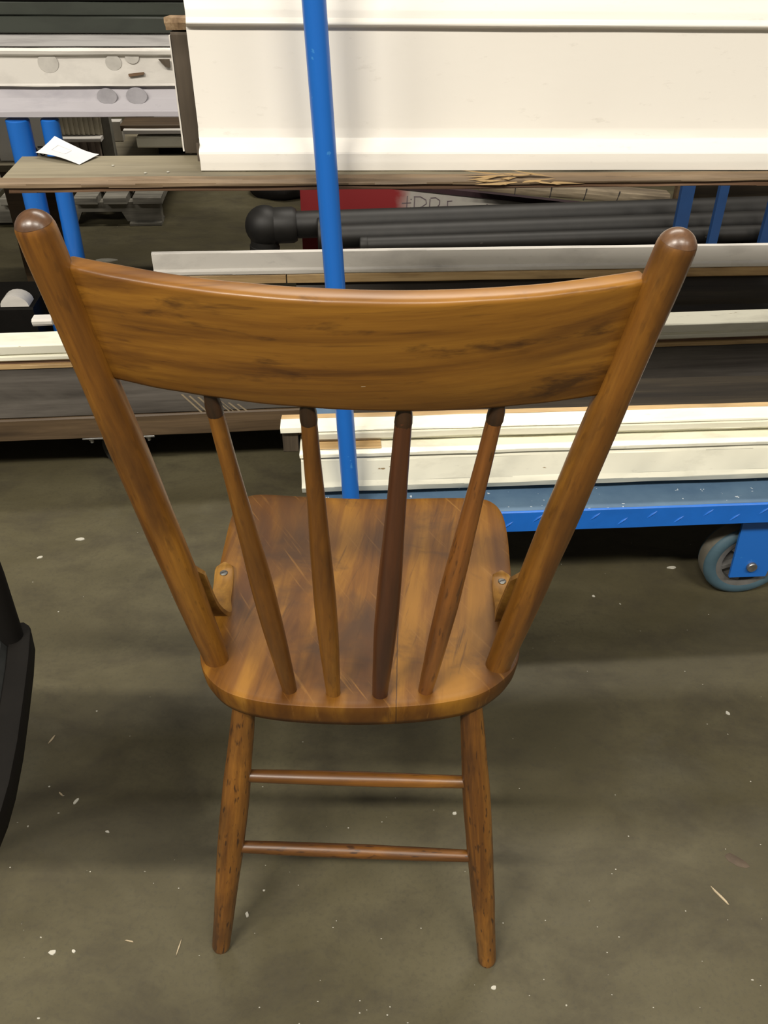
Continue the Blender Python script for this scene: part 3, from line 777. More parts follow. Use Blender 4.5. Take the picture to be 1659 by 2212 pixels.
# uprights
YU = YD + .28
def up_pt(px0, py0, px1, py1, z):
    a, b = L(px0, py0, YU), L(px1, py1, YU); k = (z - a.z) / (b.z - a.z); p = a.lerp(b, k); return CART @ Vector((p.x, YU, z))
ZM = L(200, 256, YU - .03).z
for k, (a, r) in enumerate((((37, 257, 79, 445), .0228), ((107, 257, 166, 560), .0178))):
    tube('upright', up_pt(*a, ZR - .01), up_pt(*a, ZM - .006), r, M['blue'], do, 24)
def bar(px0, py0, px1, py1, w, ztop):
    a, b = up_pt(px0, py0, px1, py1, ZR - .01), up_pt(px0, py0, px1, py1, ztop)
    Wm = axis_matrix(a, b, CART @ Vector((1, 0, 0))); ln = (b - a).length
    box('flat_bar', w, .012, ln, M['bluebar'], Wm, do, .001)
M['bluebar'] = plain('dark_blue_bar_paint', (.008, .050, .17), .6, 0, .3, 12)
bar(1487, 400, 1468, 495, .030, .72); bar(1565, 400, 1536, 528, .021, .72); bar(1672, 440, 1648, 528, .026, .72)
# swivel caster
def swivel(x, y, rot):
    ca = bpy.data.objects.new('caster', None); COL.objects.link(ca); put(ca, CW(x, y, 0), do)
    r = .042
    box('mounting_plate', .150, .085, .004, M['steel'], CW(x, y, ZB - .0045, 0), ca, .0005)
    for sx in (-1, 1):
        for sy in (-1, 1):
            v2, f2 = lathe_data([(0, .0075), (.006, .0075), (.0065, .004), (.014, .004)], 6)
            mesh('bolt', v2, f2, M['steel'], CW(x + sx * .060, y + sy * .030, ZB - .0045) @ Matrix.Rotation(math.pi, 4, 'X'), ca, 30)
    v2, f2 = lathe_data([(0, .024), (.004, .026), (.010, .022)], 20)
    mesh('swivel_cup', v2, f2, M['steel'], CW(x, y, ZB - .0145), ca, 30)
    Wf = CW(x, y, 0, rot)
    for s in (-1, 1):
        pts = [(-.018, .097), (.022, .097), (.038, .042), (.024, .026), (.010, .038)]
        vs = [(a, s * .017 - .001, z) for a, z in pts] + [(a, s * .017 + .001, z) for a, z in pts]; n = 5
        mesh('fork_plate', vs, [tuple(range(n)), tuple(range(2 * n - 1, n - 1, -1))] + [(k, k + n, (k + 1) % n + n, (k + 1) % n) for k in range(n)], M['steel'], Wf, ca)
    v2, f2 = lathe_data([(-.012, r * .8), (-.011, r * .95), (-.007, r), (.007, r), (.011, r * .95), (.012, r * .8)], 32)
    Wx = Wf @ Matrix.Translation((.024, 0, r)) @ Matrix.Rotation(math.pi / 2, 4, 'X')
    mesh('wheel', v2, f2, M['darkrubber'], Wx, ca, 40)
    v2, f2 = lathe_data([(-.0215, .006), (.0215, .006)], 10); mesh('axle_nut', v2, f2, M['steel'], Wx, ca, 30)
    return ca
cp = L(272, 960, YD + .05)
swivel(cp.x, YD + .045, 2.5); swivel(DX1 - .25, YD + .05, .3); swivel(cp.x, YE - .06, .8); swivel(DX1 - .25, YE - .06, 1.5)

# dark timber on the dolly, board A on the timber
ZT1 = L(80, 797, YD).z; YTm = YD + .003
dt = thing('dark_timber', CW(DX0, YTm, ZR), 'thick charcoal-stained timber lying along the front of the wooden dolly', 'timber')
hT = ZT1 - ZR
board('beam', rect(0, .115, 0, hT), 0, DX1 - DX0 + .1, M['timber'], CW(DX0, YTm, ZR + .0002), dt, 40, .003, .0012, 23)
random.seed(3)
for k in range(8):
    x = 395 + k * 17 + random.uniform(-4, 4)
    a = L(x, 852 + k * 3, YTm - .0006); b = L(x + 52 - k * 2.5, 899, YTm - .0006); w = random.choice((.0008, .0014, .0022))
    vs = [(p.x - DX0 + sx * w, yo, p.z - ZR) for p in (a, b) for sx in (-1, 1) for yo in (-.0008, .0012)]
    mesh('saw_scratch', vs, [(0, 2, 6, 4), (0, 4, 5, 1), (2, 3, 7, 6), (0, 1, 3, 2), (4, 6, 7, 5), (1, 5, 7, 3)], M['scratch'], CW(DX0, YTm, ZR), dt)
zA0 = ZT1 + .0005; zA1 = L(80, 745, YD + .004).z; hA = zA1 - zA0
wa = thing('white_ledge_board', CW(DX0, YD, zA0), 'long white moulded board with a flat bright ledge, lying on the dark timber', 'trim board')
board('raw_wood_edge', rect(.000, .075, 0, hA * .16), 0, DX1 - DX0 + .05, M['bamboo'], CW(DX0, YD, zA0), wa, 40, .0008, .0008, 24, label='bare tan wood along the bottom')
board('groove_strip', rect(.008, .074, hA * .16, hA * .30), 0.002, DX1 - DX0 + .05, M['edge2'], CW(DX0, YD, zA0), wa, 20, .0005, .0006, 25, label='brown groove')
board('moulded_board', [(.006, hA * .30), (.002, hA * .36), (.002, hA * .50), (.007, hA * .54), (.007, hA * .60), (.003, hA * .63), (.003, hA - .002), (.006, hA), (.060, hA + .001), (.060, hA * .30)],
      0.001, DX1 - DX0 + .05, M['cream'], CW(DX0, YD, zA0), wa, 60, .0006, .0010, 26)

frame(4.5)
# bearers across the dolly that carry the second stack
YS = YD + .165
zS1 = L(1550, 606, YS).z
for k, x in enumerate((.22, .62, 1.12)):
    o = box('bearer', .07, YE - .05 - YS, .075, M['darkbrown'], CW(x, (YS + YE - .05) / 2, ZR - .0005), None, .002, .0)
    tag(o, ('dark bearer across the dolly, under the left end of the stack', 'dark bearer across the dolly, under the middle of the stack', 'dark bearer across the dolly, under the right of the stack')[k], 'bearer', 'bearers across the dolly')
ZBR = ZR + .0745
# dark rounded moulding
xm0 = L(640, 640, YS).x
hM = zS1 - ZBR
o = board('dark_moulding', [(.006, 0), (.0, hM * .12), (.0, hM * .42), (.010, hM * .50), (.012, hM * .60), (.020, hM * .82), (.036, hM), (.115, hM), (.115, 0)], 0, 1.6 - xm0 + .1, M['darkbrown'], CW(xm0, YS, ZBR), None, 40, .002, .0008, 27)
tag(o, 'long black-brown moulding with a rounded top edge, between the two white boards behind the chair', 'moulding')
# white board B with a pine strip
YBd = YS + .020
zB0 = zS1 + .0005; zB1 = L(1000, 588, YBd).z; zB2 = L(1000, 541, YBd).z
xb = L(329, 575, YBd).x
wbB = thing('white_board', CW(xb, YBd, zB0), 'grey-white painted board with raw pine strip below, just in front of the iron pipes', 'trim board')
for a, b in ((0, L(617, 600, YBd).x - xb), (L(620, 600, YBd).x - xb, 1.7 - xb)):
    board('pine_strip', rect(.002, .075, 0, zB1 - zB0), a + (0.004 if a == 0 else 0), b, M['bamboo'], CW(xb, YBd, zB0), wbB, 30, .0015, .0012, 28, .002)
hB = zB2 - zB1
board('painted_board', [(.003, 0), (.0, hB * .06), (.0, hB * .22), (.005, hB * .27), (.005, hB), (.016, hB + .001), (.016, 0)], 0, 1.7 - xb, M['greywhite'], CW(xb, YBd, zB1 + .0004), wbB, 50, .001, .0009, 29, .002)

# black iron pipes behind board B
def pipe(px0, py0, px1, py1, yl, r, label, first=0):
    a = CART @ L(px0, py0, yl); b = CART @ L(px1, py1, yl)
    d = (b - a).normalized(); b = a + d * 1.9
    t = thing('iron_pipe', axis_matrix(a, b, (0, 0, 1)), label, 'pipe', 'black iron pipes behind the chair')
    ln = (b - a).length
    turned('pipe', a, b, [(0, r * .82), (.002, r), (.3, r), (.6, r), (1, r)], M['iron'], t, 24, .0, 0)
    return t, a, b, d
YPi = YU + .110
t1, a1, b1, d1 = pipe(600, 487, 1659, 452, YPi + .058, .031, 'thick black iron pipe with a round knuckle fitting at its left end', 0)
# knuckle: ball with a short socket pointing down and a collar on the pipe
kc = a1 - d1 * .030
rb_ = .047
pv = [(-rb_ * math.cos(k / 14 * math.pi), max(rb_ * math.sin(k / 14 * math.pi), .0005)) for k in range(15)]
v2, f2 = lathe_data(pv, 28); mesh('knuckle', v2, f2, M['iron'], Matrix.Translation(kc), t1, 60)
v2, f2 = lathe_data([(-.066, .032), (-.064, .036), (-.048, .036), (-.046, .034), (0, .034)], 24)
mesh('socket', v2, f2, M['iron'], Matrix.Translation(kc) @ Matrix.Rotation(.08, 4, 'Y'), t1, 40)
turned('collar', a1 - d1 * .012, a1 + d1 * .045, [(0, .0395), (.1, .0410), (.85, .0410), (1, .036)], M['iron'], t1, 24)
t2, a2, b2, d2 = pipe(690, 512, 1659, 480, YPi + .005, .027, 'middle black iron pipe with a flanged end hidden by the blue pole', 1)
turned('flange', a2 - d2 * .004, a2 + d2 * .020, [(0, .040), (.1, .043), (.9, .043), (1, .040)], M['iron'], t2, 28)
t3, a3, b3, d3 = pipe(777, 530, 1659, 503, YPi - .040, .019, 'thin black iron pipe lying lowest, its plain end just right of the blue pole', 2)
turned('ferrule', a3 + d3 * .001, a3 + d3 * .018, [(0, .0195), (.1, .0202), (.9, .0202), (1, .0195)], M['iron'], t3, 24)
# timber blocks that carry the pipes
zpb = min(a1.z - .031, a2.z - .027)
for k, x in enumerate((.22, .62, 1.12)):
    o = box('pipe_block', .06, .13, max(zpb - ZBR - .006, .02), M['darkbrown'], CW(x, YPi + .042, ZBR), None, .002)
    tag(o, ('dark wooden block under the iron pipes, left', 'dark wooden block under the iron pipes, middle', 'dark wooden block under the iron pipes, right')[k], 'block', 'blocks under the iron pipes')

# red and white board behind the pipes, with marker writing
YR = YPi + .135
r0 = L(650, 455, YR)
zr_top0 = L(870, 408, YR).z; zr_top1 = L(1300, 455, YR).z; xr1 = L(1330, 455, YR).x
rp = thing('sprayed_board', CW(r0.x, YR, ZBR), 'board sprayed red and white with marker writing, behind the iron pipes', 'board')
hz = lambda x: zr_top0 + (zr_top1 - zr_top0) * (x - L(870, 408, YR).x) / (L(1300, 455, YR).x - L(870, 408, YR).x) - ZBR
vs = []
xs = (0, L(870, 408, YR).x - r0.x, xr1 - r0.x)
for y in (0, .014):
    for x in xs: vs += [(x, y, 0.0), (x, y, hz(x + r0.x))]
mesh('panel', vs, [(0, 2, 3, 1), (2, 4, 5, 3), (7, 9, 8, 6), (9, 11, 10, 8), (1, 3, 9, 7), (3, 5, 11, 9), (0, 1, 7, 6), (5, 4, 10, 11), (2, 0, 6, 8), (4, 2, 8, 10)], M['redpanel'], CW(r0.x, YR, ZBR), rp, 20)
vs = []
for y in (-.004, .016):
    for x in xs: vs += [(x, y, hz(x + r0.x)), (x, y, hz(x + r0.x) + .012)]
plum = plain('plum_edge_paint', (.028, .010, .014), .6, 0, .3, 30)
mesh('edge_strip', vs, [(0, 2, 3, 1), (2, 4, 5, 3), (7, 9, 8, 6), (9, 11, 10, 8), (1, 3, 9, 7), (3, 5, 11, 9), (0, 1, 7, 6), (5, 4, 10, 11), (2, 0, 6, 8), (4, 2, 8, 10)], plum, CW(r0.x, YR, ZBR), rp, 20, 'dark plum top edge')
def stroke(pts, w=.0010):
    P = [L(x, y, YR - .0008) for x, y in pts]; vs, fs = [], []
    for i, p in enumerate(P):
        d = (P[min(i + 1, len(P) - 1)] - P[max(i - 1, 0)]).normalized(); nx, nz = -d.z, d.x
        vs += [(p.x - r0.x + nx * w, -.0008, p.z - ZBR + nz * w), (p.x - r0.x - nx * w, -.0008, p.z - ZBR - nz * w)]
    for i in range(len(P) - 1): fs.append((2 * i, 2 * i + 1, 2 * i + 3, 2 * i + 2))
    return vs, fs
sv, sf = [], []
for s in ([(880, 423), (878, 456)], [(868, 439), (888, 438)], [(896, 424), (894, 456)], [(894, 425), (908, 425), (920, 432), (921, 440), (911, 447), (895, 452)],
          [(929, 430), (927, 457)], [(930, 428), (941, 427), (950, 433), (949, 442), (942, 450), (932, 457)], [(967, 434), (966, 456)], [(966, 435), (977, 434)],
          [(1044, 452), (1048, 444), (1054, 443)], [(1060, 444), (1059, 453)], [(1074, 447), (1073, 453)], [(887, 430), (889, 431)], [(886, 448), (888, 449)], [(1051, 441), (1054, 443)]):
    v, f = stroke(s, .0013 if len(s) > 2 else .0011); q = len(sv); sv += v; sf += [tuple(i + q for i in g) for g in f]
mw = mesh('marker_writing', sv, sf, M['pencil'], CW(r0.x, YR, ZBR), rp, label='thin dark handwritten capitals'); mw['kind'] = 'stuff'

x_ = L(1482, 420, YR).x
o = board('dark_gap_board', rect(0, .018, 0, .42), 0, 1.7 - x_, M['darkbrown'], CW(x_, YR - .002, ZBR + .0002), None, 10, .002, .001, 71)  # dark board added to blacken the gap behind the pipes and bars
tag(o, 'added black-brown board darkening the gap behind the iron pipes and the blue flat bars', 'board')
# old notched moulding lying tilted on the pipes
a = CART @ L(1035, 402, YPi + .09); b = CART @ L(1447, 436, YPi + .09)
d = (b - a); ln = d.length
Wm = axis_matrix(a, b, (0, 0, 1)); Wm = Wm @ Matrix(((0, 0, 1, 0), (0, 1, 0, 0), (-1, 0, 0, 0), (0, 0, 0, 1))).inverted().to_4x4()
dx = d.normalized(); dy = (CART @ Vector((0, 1, 0)) - CART.translation); dy = (dy - dx * dy.dot(dx)).normalized(); dz = dx.cross(dy)
Wm = Matrix(((dx.x, dy.x, dz.x, a.x), (dx.y, dy.y, dz.y, a.y), (dx.z, dy.z, dz.z, a.z), (0, 0, 0, 1)))
om = thing('old_moulding', Wm, 'short weathered tan moulding with notches, resting tilted on the iron pipes', 'moulding')
board('moulding', [(0, -.012), (-.002, 0), (.002, .012), (.008, .016), (.04, .016), (.04, -.012)], 0, ln, M['oldmould'], Wm, om, 40, .002, .0016, 31, .004)
for k, px in enumerate((1112, 1187, 1260, 1330)):
    t_ = (px - 1035) / (1447 - 1035) * ln
    box('saw_notch', .0016, .004, .028, M['ink'], Wm @ Matrix.Translation((t_, -.0005, -.013)) @ Matrix.Rotation(.08 * (k - 1), 4, 'Y'), om, 0)
# brown stake and dark beam ends at the right behind the bars
p = L(1462, 420, YPi + .112)
o = box('brown_stake', .030, .02, .72 - ZR, M['brown'], CW(p.x + .010, YPi + .112, ZR - .0005), None, .002, .0006)
tag(o, 'brown wooden stake standing behind the iron pipes, beside the old moulding', 'stake')

# mouldings lying across the blue uprights at the left
YMo = YU - .032
xr_ = L(470, 200, YMo).x
zm = lambda py, yl: L(200, py, yl).z
z0 = ZM
lo = thing('lilac_moulding', CW(-1.9, YMo, z0), 'long lilac-grey painted moulding with round stains, lying on the tops of the blue uprights', 'moulding')
h1 = zm(190, YMo) - z0
board('moulded_board', [(0, 0), (0, h1 * .22), (.004, h1 * .26), (.010, h1 * .52), (.014, h1 * .60), (.020, h1), (.085, h1), (.085, 0)], 0, xr_ + 1.9, M['lilac'], CW(-1.9, YMo, z0), lo, 40, .0012, .0010, 33)
z1 = z0 + h1 + .0006; YM2 = YMo + .010
hi = thing('white_moulding', CW(-1.9, YM2, z1), 'long scuffed white moulding stacked on the lilac-grey moulding, upper left', 'moulding')
h2 = zm(104, YM2 + .004) - z1
hl = zm(118, YM2 + .004) - z1
yg_ = LZ(200, 71, z1 + h2 + .004).y - YM2
board('moulded_board', [(0, 0), (.003, .004), (.008, hl - .006), (.006, hl - .003), (.001, hl), (.0, h2 - .003), (.004, h2), (yg_ - .006, h2 + .002), (yg_ + .004, h2 + .004), (yg_ + .004, 0)], 0, xr_ + 1.9, M['greywhite'], CW(-1.9, YM2, z1), hi, 40, .0012, .0012, 34)
board('stained_top', rect(.007, yg_ - .016, h2 + .0022, h2 + .0034), 0, xr_ + 1.9, M['stained'], CW(-1.9, YM2, z1), hi, 20, .0003, .0003, 61, label='grey stained top face')
vs = [(L(x, y, YM2).x + 1.9, -.001 + d_, L(x, y, YM2).z - z1) for d_ in (0, .004) for x, y in ((342, 128), (366, 128), (368, 146), (357, 144))]
mesh('torn_notch', vs, [(0, 1, 2, 3), (7, 6, 5, 4), (0, 4, 5, 1), (1, 5, 6, 2), (2, 6, 7, 3), (3, 7, 4, 0)], M['rough'], CW(-1.9, YM2, z1), hi, label='dark torn notch near the white casing')
vs = [(L(x, y, YM2).x + 1.9, -.0008 + d_, L(x, y, YM2).z - z1) for d_ in (0, .004) for x, y in ((277, 160), (311, 156), (311, 161), (279, 166))]
mesh('nail_slot', vs, [(0, 1, 2, 3), (7, 6, 5, 4), (0, 4, 5, 1), (1, 5, 6, 2), (2, 6, 7, 3), (3, 7, 4, 0)], M['edge2'], CW(-1.9, YM2, z1), hi, label='small brown nail slot')
def disc(parent, W0, x0, px, py, yl, rx, rz, mat, ydepth, z0_):
    p = L(px, py, yl); n = 20
    vs = [(p.x - x0 + rx * math.cos(2 * math.pi * k / n), ydepth, p.z - z0_ + rz * math.sin(2 * math.pi * k / n)) for k in range(n)]
    vs += [(v[0], v[1] + .002, v[2]) for v in vs]
    mesh('round_stain', vs, [tuple(range(n)), tuple(range(2 * n - 1, n - 1, -1))] + [(k, k + n, (k + 1) % n + n, (k + 1) % n) for k in range(n)], mat, W0, parent)
M['stain_w'] = plain('pale_round_stain', (.55, .525, .48), .75, 0, .3, 30)
M['stain_l'] = plain('grey_round_stain', (.40, .385, .415), .75, 0, .3, 30)
for px, py, r_ in ((245, 135, .015), (285, 123, .013), (104, 136, .019)):
    disc(hi, CW(-1.9, YM2, z1), -1.9, px, py, YM2 + .006, r_, r_ * .9, M['stain_w'], .0052, z1)
for px, py, r_ in ((232, 207, .019), (296, 206, .020)):
    disc(lo, CW(-1.9, YMo, z0), -1.9, px, py, YMo + .013, r_, r_ * .75, M['stain_l'], .0078, z0)
# dark green boards on the back of the stack
z2 = z1 + h2 + .0050
yg = YM2 + yg_ - .012
for k, (yo, p0, p1, wd) in enumerate(((0, 72, 37, .075), (.012, 36, 4, .075))):
    a_ = z2 if k == 0 else z3 + .0006
    b_ = zm(p1, yg + yo)
    o = board('green_board', rect(0, wd, 0, b_ - a_), 0, L(560, 40, yg).x + 1.9, M['green'], CW(-1.9, yg + yo, a_), None, 30, .002, .0008, 36 + k)
    tag(o, ('dark green-grey board lying on the white moulding, lower of two', 'dark green-grey board stacked on the other green board, top left corner')[k], 'board', 'dark green boards at upper left')
    z3 = b_
o = board('green_board', rect(0, .16, 0, .05), 0, L(560, 40, yg).x + 1.9, M['black'], CW(-1.9, yg + .010, z3 + .0006), None, 20, .002, .0008, 39)
tag(o, 'black board crowning the dark green boards, top edge of the view', 'board')

# ------------------------------------------------------------------ rack with cartons further back
YK = YE + .22
ZK = L(120, 355, YK).z
rk0, rk1 = L(12, 430, YK).x, L(735, 430, YK).x
rk = thing('wooden_rack', CW((rk0 + rk1) / 2, YK + .25, 0), 'brown wooden rack behind the dolly, its shelf hidden by the plank', 'rack')
rm = (rk0 + rk1) / 2
board('shelf', rect(YK, YK + .36, ZK - .02, ZK), rk0 - .04 - rm, rk1 - rm, M['plank'], CW(rm, 0, 0), rk, 10, .002, .001, 40)
for x in (rk0 + .02, rk1 - .03):
    for y in (YK + .03, YK + .33):
        box('leg', .042, .042, ZK - .0205, M['brown'], CW(x, y, 0), rk, .003)
# carton printed x20, standing upside down
pa, pb = L(58, 300, YK + .03), L(124, 300, YK + .03)
ct = thing('carton', CW(pb.x - .08, YK + .13, ZK), 'pale grey carton printed x20 upside down, between the two blue uprights', 'carton')
cw = .16
box('box_body', cw, .20, .30, M['carton'], CW(pb.x - .0805, YK + .13, ZK + .0002), ct, .002, .0006, 6)
def text_mesh(name, s, size, W, mat, parent, label):
    cu = bpy.data.curves.new(name, 'FONT'); cu.body = s; cu.size = size; cu.align_x = 'CENTER'; cu.extrude = .0004
    tmp = bpy.data.objects.new(name + '_tmp', cu)
    COL.objects.link(tmp); bpy.context.view_layer.update()
    me = bpy.data.meshes.new_from_object(tmp.evaluated_get(bpy.context.evaluated_depsgraph_get()))
    bpy.data.objects.remove(tmp); me.materials.clear(); me.materials.append(mat); me.name = name
    o = bpy.data.objects.new(name, me); COL.objects.link(o); put(o, W, parent); o['label'] = label; return o
tp = L(86, 318, YK + .029)
text_mesh('printed_marking', 'x20', .036, CW(tp.x + .002, YK + .0295, tp.z + .002) @ Matrix.Rotation(math.pi / 2, 4, 'X') @ Matrix.Rotation(math.pi, 4, 'Z'), M['ink'], ct, 'black print reading x20, upside down')
# reeded stack
qa, qb = L(127, 300, YK + .02).x, L(219, 300, YK + .02).x
rs = None
zc = L(170, 293, YK + .02).z
def reeded(name, x0, x1, zb, hh, dep, mat, yl, n, amp, label, cat='board'):
    w = (x1 - x0) / n; pr = []
    t = thing(name, CW((x0 + x1) / 2, yl, zb), label, cat, 'reeded boards on the rack')
    for i in range(n):
        board('reed', rect(-amp, dep, 0, hh), 0, w * .97, mat, CW(x0 + i * w, yl + (.0 if i % 2 == 0 else amp * .8), zb + .0003), t, 1, w * .22, 0)
    return t
reeded('reeded_board', qa, qb - .008, ZK, zc - ZK - .012, .10, M['corr2'], YK + .02, 10, .008, 'brown reeded block on the rack, lower of two')
box_ = box('cream_board', qb - qa + .006, .15, .010, M['greywhite'], CW((qa + qb) / 2, YK + .075, zc - .0116), None, .002, .001, 8)
tag(box_, 'thin chipped whitish board between the two reeded blocks', 'board')
reeded('reeded_board', qa - .002, qb + .004, zc - .001, .16, .10, M['corr'], YK + .03, 18, .004, 'beige reeded block stacked on top, right of the blue uprights')
p = L(229, 300, YK + .03)
o = box('grey_post', .030, .03, .30, M['scrap'], CW(p.x, YK + .05, ZK + .0002), None, .002); tag(o, 'narrow grey upright stick beside the reeded blocks', 'stick')
q0, q1 = L(234, 300, YK + .22), L(265, 300, YK + .22)
o = box('white_block', q1.x - q0.x, .03, L(250, 263, YK + .22).z - ZK, M['greywhite'], CW((q0.x + q1.x) / 2, YK + .24, ZK + .0002), None, .002); tag(o, 'small upright pale block standing behind the reeded blocks on the rack', 'block')
# boards stacked at the right of the rack
s0, s1 = L(296, 310, YK + .06).x, rk1
zq = [L(350, y, YK + .06).z for y in (324, 313, 297, 287, 280, 259)]
o = box('dark_spacer', s1 - s0 - .06, .12, zq[1] - ZK - .008, M['black'], CW((s0 + s1) / 2 + .02, YK + .15, ZK + .0002), None, .002); tag(o, 'black spacer block under the pale boards on the rack', 'block')
o = board('pale_board', rect(0, .2, 0, zq[2] - zq[1] + .008), 0, s1 - s0, M['cream'], CW(s0, YK + .06, zq[1] - .0075), None, 20, .003, .0015, 43); tag(o, 'thick chipped white board on the black spacer, left of the casing\'s dark end', 'board')
o = box('dark_spacer', s1 - s0 - .10, .10, zq[3] - zq[2] - .002, M['black'], CW((s0 + s1) / 2 + .04, YK + .17, zq[2] + .001), None, .001); tag(o, 'thin black spacer between the white board and the brown tray on the rack', 'block')
s2 = L(258, 285, YK + .05).x
bt_ = thing('brown_tray', CW((s2 + s1) / 2, YK + .15, zq[3]), 'flat brown tray with whitish front edge, right of the reeded blocks', 'tray')
board('rim', rect(0, .018, 0, zq[4] - zq[3] + .002), L(266, 285, YK + .05).x - s2, s1 - s2, M['greywhite'], CW(s2, YK + .05, zq[3] - .0007), bt_, 14, .001, .0012, 44, label='whitish chipped front edge')
board('tray_panel', rect(.019, .23, .002, zq[4] - zq[3] + .010), 0, s1 - s2, M['brown'], CW(s2, YK + .05, zq[3]), bt_, 8, .002, .001, 45)
# big dark crate at far left and the dark objects on the dolly's left end
cr0 = L(-8, 500, YK).x
o = thing('dark_crate', CW(rk0 - .34, YK, 0), 'dark brown slatted crate at the left edge behind the rack leg', 'crate')
for k in range(5):
    box('slat', .50, .022, .105, M['darkbrown'], CW(rk0 - .34, YK - .02, .004 + k * .118), o, .002, .001, 6, k)
for sx in (-.22, .22):
    box('post', .04, .04, .60, M['darkbrown'], CW(rk0 - .34 + sx, YK + .0125, .0005), o, .002)
bb0 = L(-30, 680, YU - .09); bb1 = L(52, 680, YU - .09)
z_t = L(20, 668, YU - .09).z
bk = thing('black_bin', CW((bb0.x + bb1.x) / 2, YU - .02, ZR), 'black box with a cream domed cap on the left end of the dolly', 'box')
box('bin_body', .19, .15, z_t - ZR, M['black'], CW(bb1.x - .075, YU - .010, ZR - .0005), bk, .004)
pr = [(.034 * math.cos(a), .052 * math.sin(a)) for a in [math.pi * k / 10 for k in range(11)]]
ca0 = L(25, 660, YU - .095)
vs, fs = [], []
for y in (-.004, .035):
    for k in range(11):
        a = math.pi * k / 10; vs.append((.030 * math.cos(a), y, .024 * math.sin(a)))
fs = [tuple(range(11)), tuple(range(21, 10, -1))] + [(k, k + 11, k + 12, k + 1) for k in range(10)] + [(10, 21, 11, 0)]
mesh('domed_cap', vs, fs, M['greywhite'], CW(ca0.x, YU - .075, z_t + .0005), bk, 40, label='cream domed cap')
p = L(112, 694, YD + .13)
o = box('chipped_block', .040, .03, .014, M['greywhite'], CW(p.x, YD + .085, zA0 + hA + .0012), None, .004, .002, 4); tag(o, 'small chipped white fragment on the white ledge board beside the left chair post', 'fragment')

# pallet on the floor further back
pp = LZ(345, 488, 0); yp = pp.y
px0 = L(140, 470, yp).x - .35; px1 = L(347, 470, yp).x
zt_ = L(300, 440, yp).z
pt = thing('pallet', CW((px0 + px1) / 2, yp + .3, 0), 'weathered grey wooden pallet on the floor behind the dolly, left', 'pallet')
pm = (px0 + px1) / 2
for k in range(2):
    y = yp + .02 + k * .45; n0 = L(262, 470, yp).x; n1 = L(170, 470, yp).x; bl = L(272, 470, yp).x
    hh = zt_
    prof_ = [(px0, .012), (px0, hh), (px1, hh), (px1, .012), (bl, .012), (n0, hh * .58), (n1 + .01, hh * .58), (n1 - .01, .012)]
    vs = [(x - pm, d_, z) for d_ in (0, .045) for x, z in prof_]; n = 8
    mesh('stringer', vs, [tuple(range(n)), tuple(range(2 * n - 1, n - 1, -1))] + [(i, i + n, (i + 1) % n + n, (i + 1) % n) for i in range(n)], M['pallet'], CW(pm, y, 0), pt, 30)
    for j, (xa, xb_) in enumerate(((bl + .01, px1),)):
        board('bottom_board', rect(-.02, .06, 0.0005, .0115), xa - pm, xb_ - pm, M['pallet'], CW(pm, y, 0), pt, 2, .001, 0)
edges = [(148, 152), (160, 210), (224, 274), (288, 350)]
for (a_, b_) in edges[1:]:
    xa, xb_ = L(a_, 432, yp).x, L(b_, 432, yp).x
    board('deck_board', rect(0, .6, 0, .025), -(xb_ - xa) / 2, (xb_ - xa) / 2, M['pallet'], CW((xa + xb_) / 2, yp - .01, zt_ + .0005), pt, 2, .002, .001, a_)
w = L(210, 432, yp).x - L(160, 432, yp).x
for k in range(3):
    x = L(160, 432, yp).x - (k + .5) * (w + .05) - .02
    board('deck_board', rect(0, .6, 0, .025), -w / 2, w / 2, M['pallet'], CW(x, yp - .01, zt_ + .0005), pt, 2, .002, .001, k)
# pale board lying on the pallet
o = box('pale_lath', .42, .05, .018, M['oldmould'], CW(L(200, 418, yp + .1).x, yp + .09, zt_ + .0257), None, .002, .001, 6); tag(o, 'pale lath lying across the pallet boards', 'lath')
# dark bundle on the floor behind
p = LZ(615, 436, 0)
vs, fs = lathe_data([(0, .13), (.02, .15), (.05, .14), (.08, .10), (.10, .03)], 20, .25, 4)
o = mesh('black_bundle', vs, fs, M['black'], CW(p.x, p.y + .14, 0), None, 50); tag(o, 'crumpled black bundle on the floor left of the red board', 'bundle')

# ------------------------------------------------------------------ black chair at the left edge
ZC = .44
bc_o = atZ(-60, 1520, ZC)
bch = thing('black_chair', Matrix.Translation((bc_o.x, bc_o.y, 0)), 'black painted chair cut off by the left edge of the view', 'chair')
out = [atZ(x, y, ZC) for x, y in ((30, 1344), (52, 1342), (63, 1349), (66, 1362), (62, 1420), (52, 1500), (38, 1600), (20, 1690), (2, 1752), (-30, 1830))]
lx = out[0].x - .36
out += [Vector((lx + .05, out[-1].y, ZC)), Vector((lx, out[-1].y + .04, ZC)), Vector((lx - .01, out[0].y - .03, ZC)), Vector((lx + .02, out[0].y, ZC))]
n = len(out); vs, fs = [], []
cc = sum(out, Vector()) / n
lev = [(.93, -.030), (.975, -.026), (.975, -.006), (.985, -.001), (.965, 0), (.80, 0), (.785, -.004)]
lev = [(.955, -.032), (.985, -.028), (1.0, -.006), (.994, -.001), (.975, 0), (.82, 0), (.81, -.004)]
for s, dz in lev:
    for p_ in out: vs.append(((p_.x - cc.x) * s, (p_.y - cc.y) * s, dz))
for i in range(len(lev) - 1):
    for k in range(n):
        k2 = (k + 1) % n; fs.append((i * n + k, (i + 1) * n + k, (i + 1) * n + k2, i * n + k2))
fs.append(tuple(range(n))); m = (len(lev) - 1) * n; fs.append(tuple(range(m + n - 1, m - 1, -1)))
mesh('seat_frame', vs, fs, M['black'], Matrix.Translation((cc.x, cc.y, ZC)), bch, 40)
vs = [((p_.x - cc.x) * .80, (p_.y - cc.y) * .80, -.0035) for p_ in out] + [((p_.x - cc.x) * .76, (p_.y - cc.y) * .76, .003) for p_ in out]
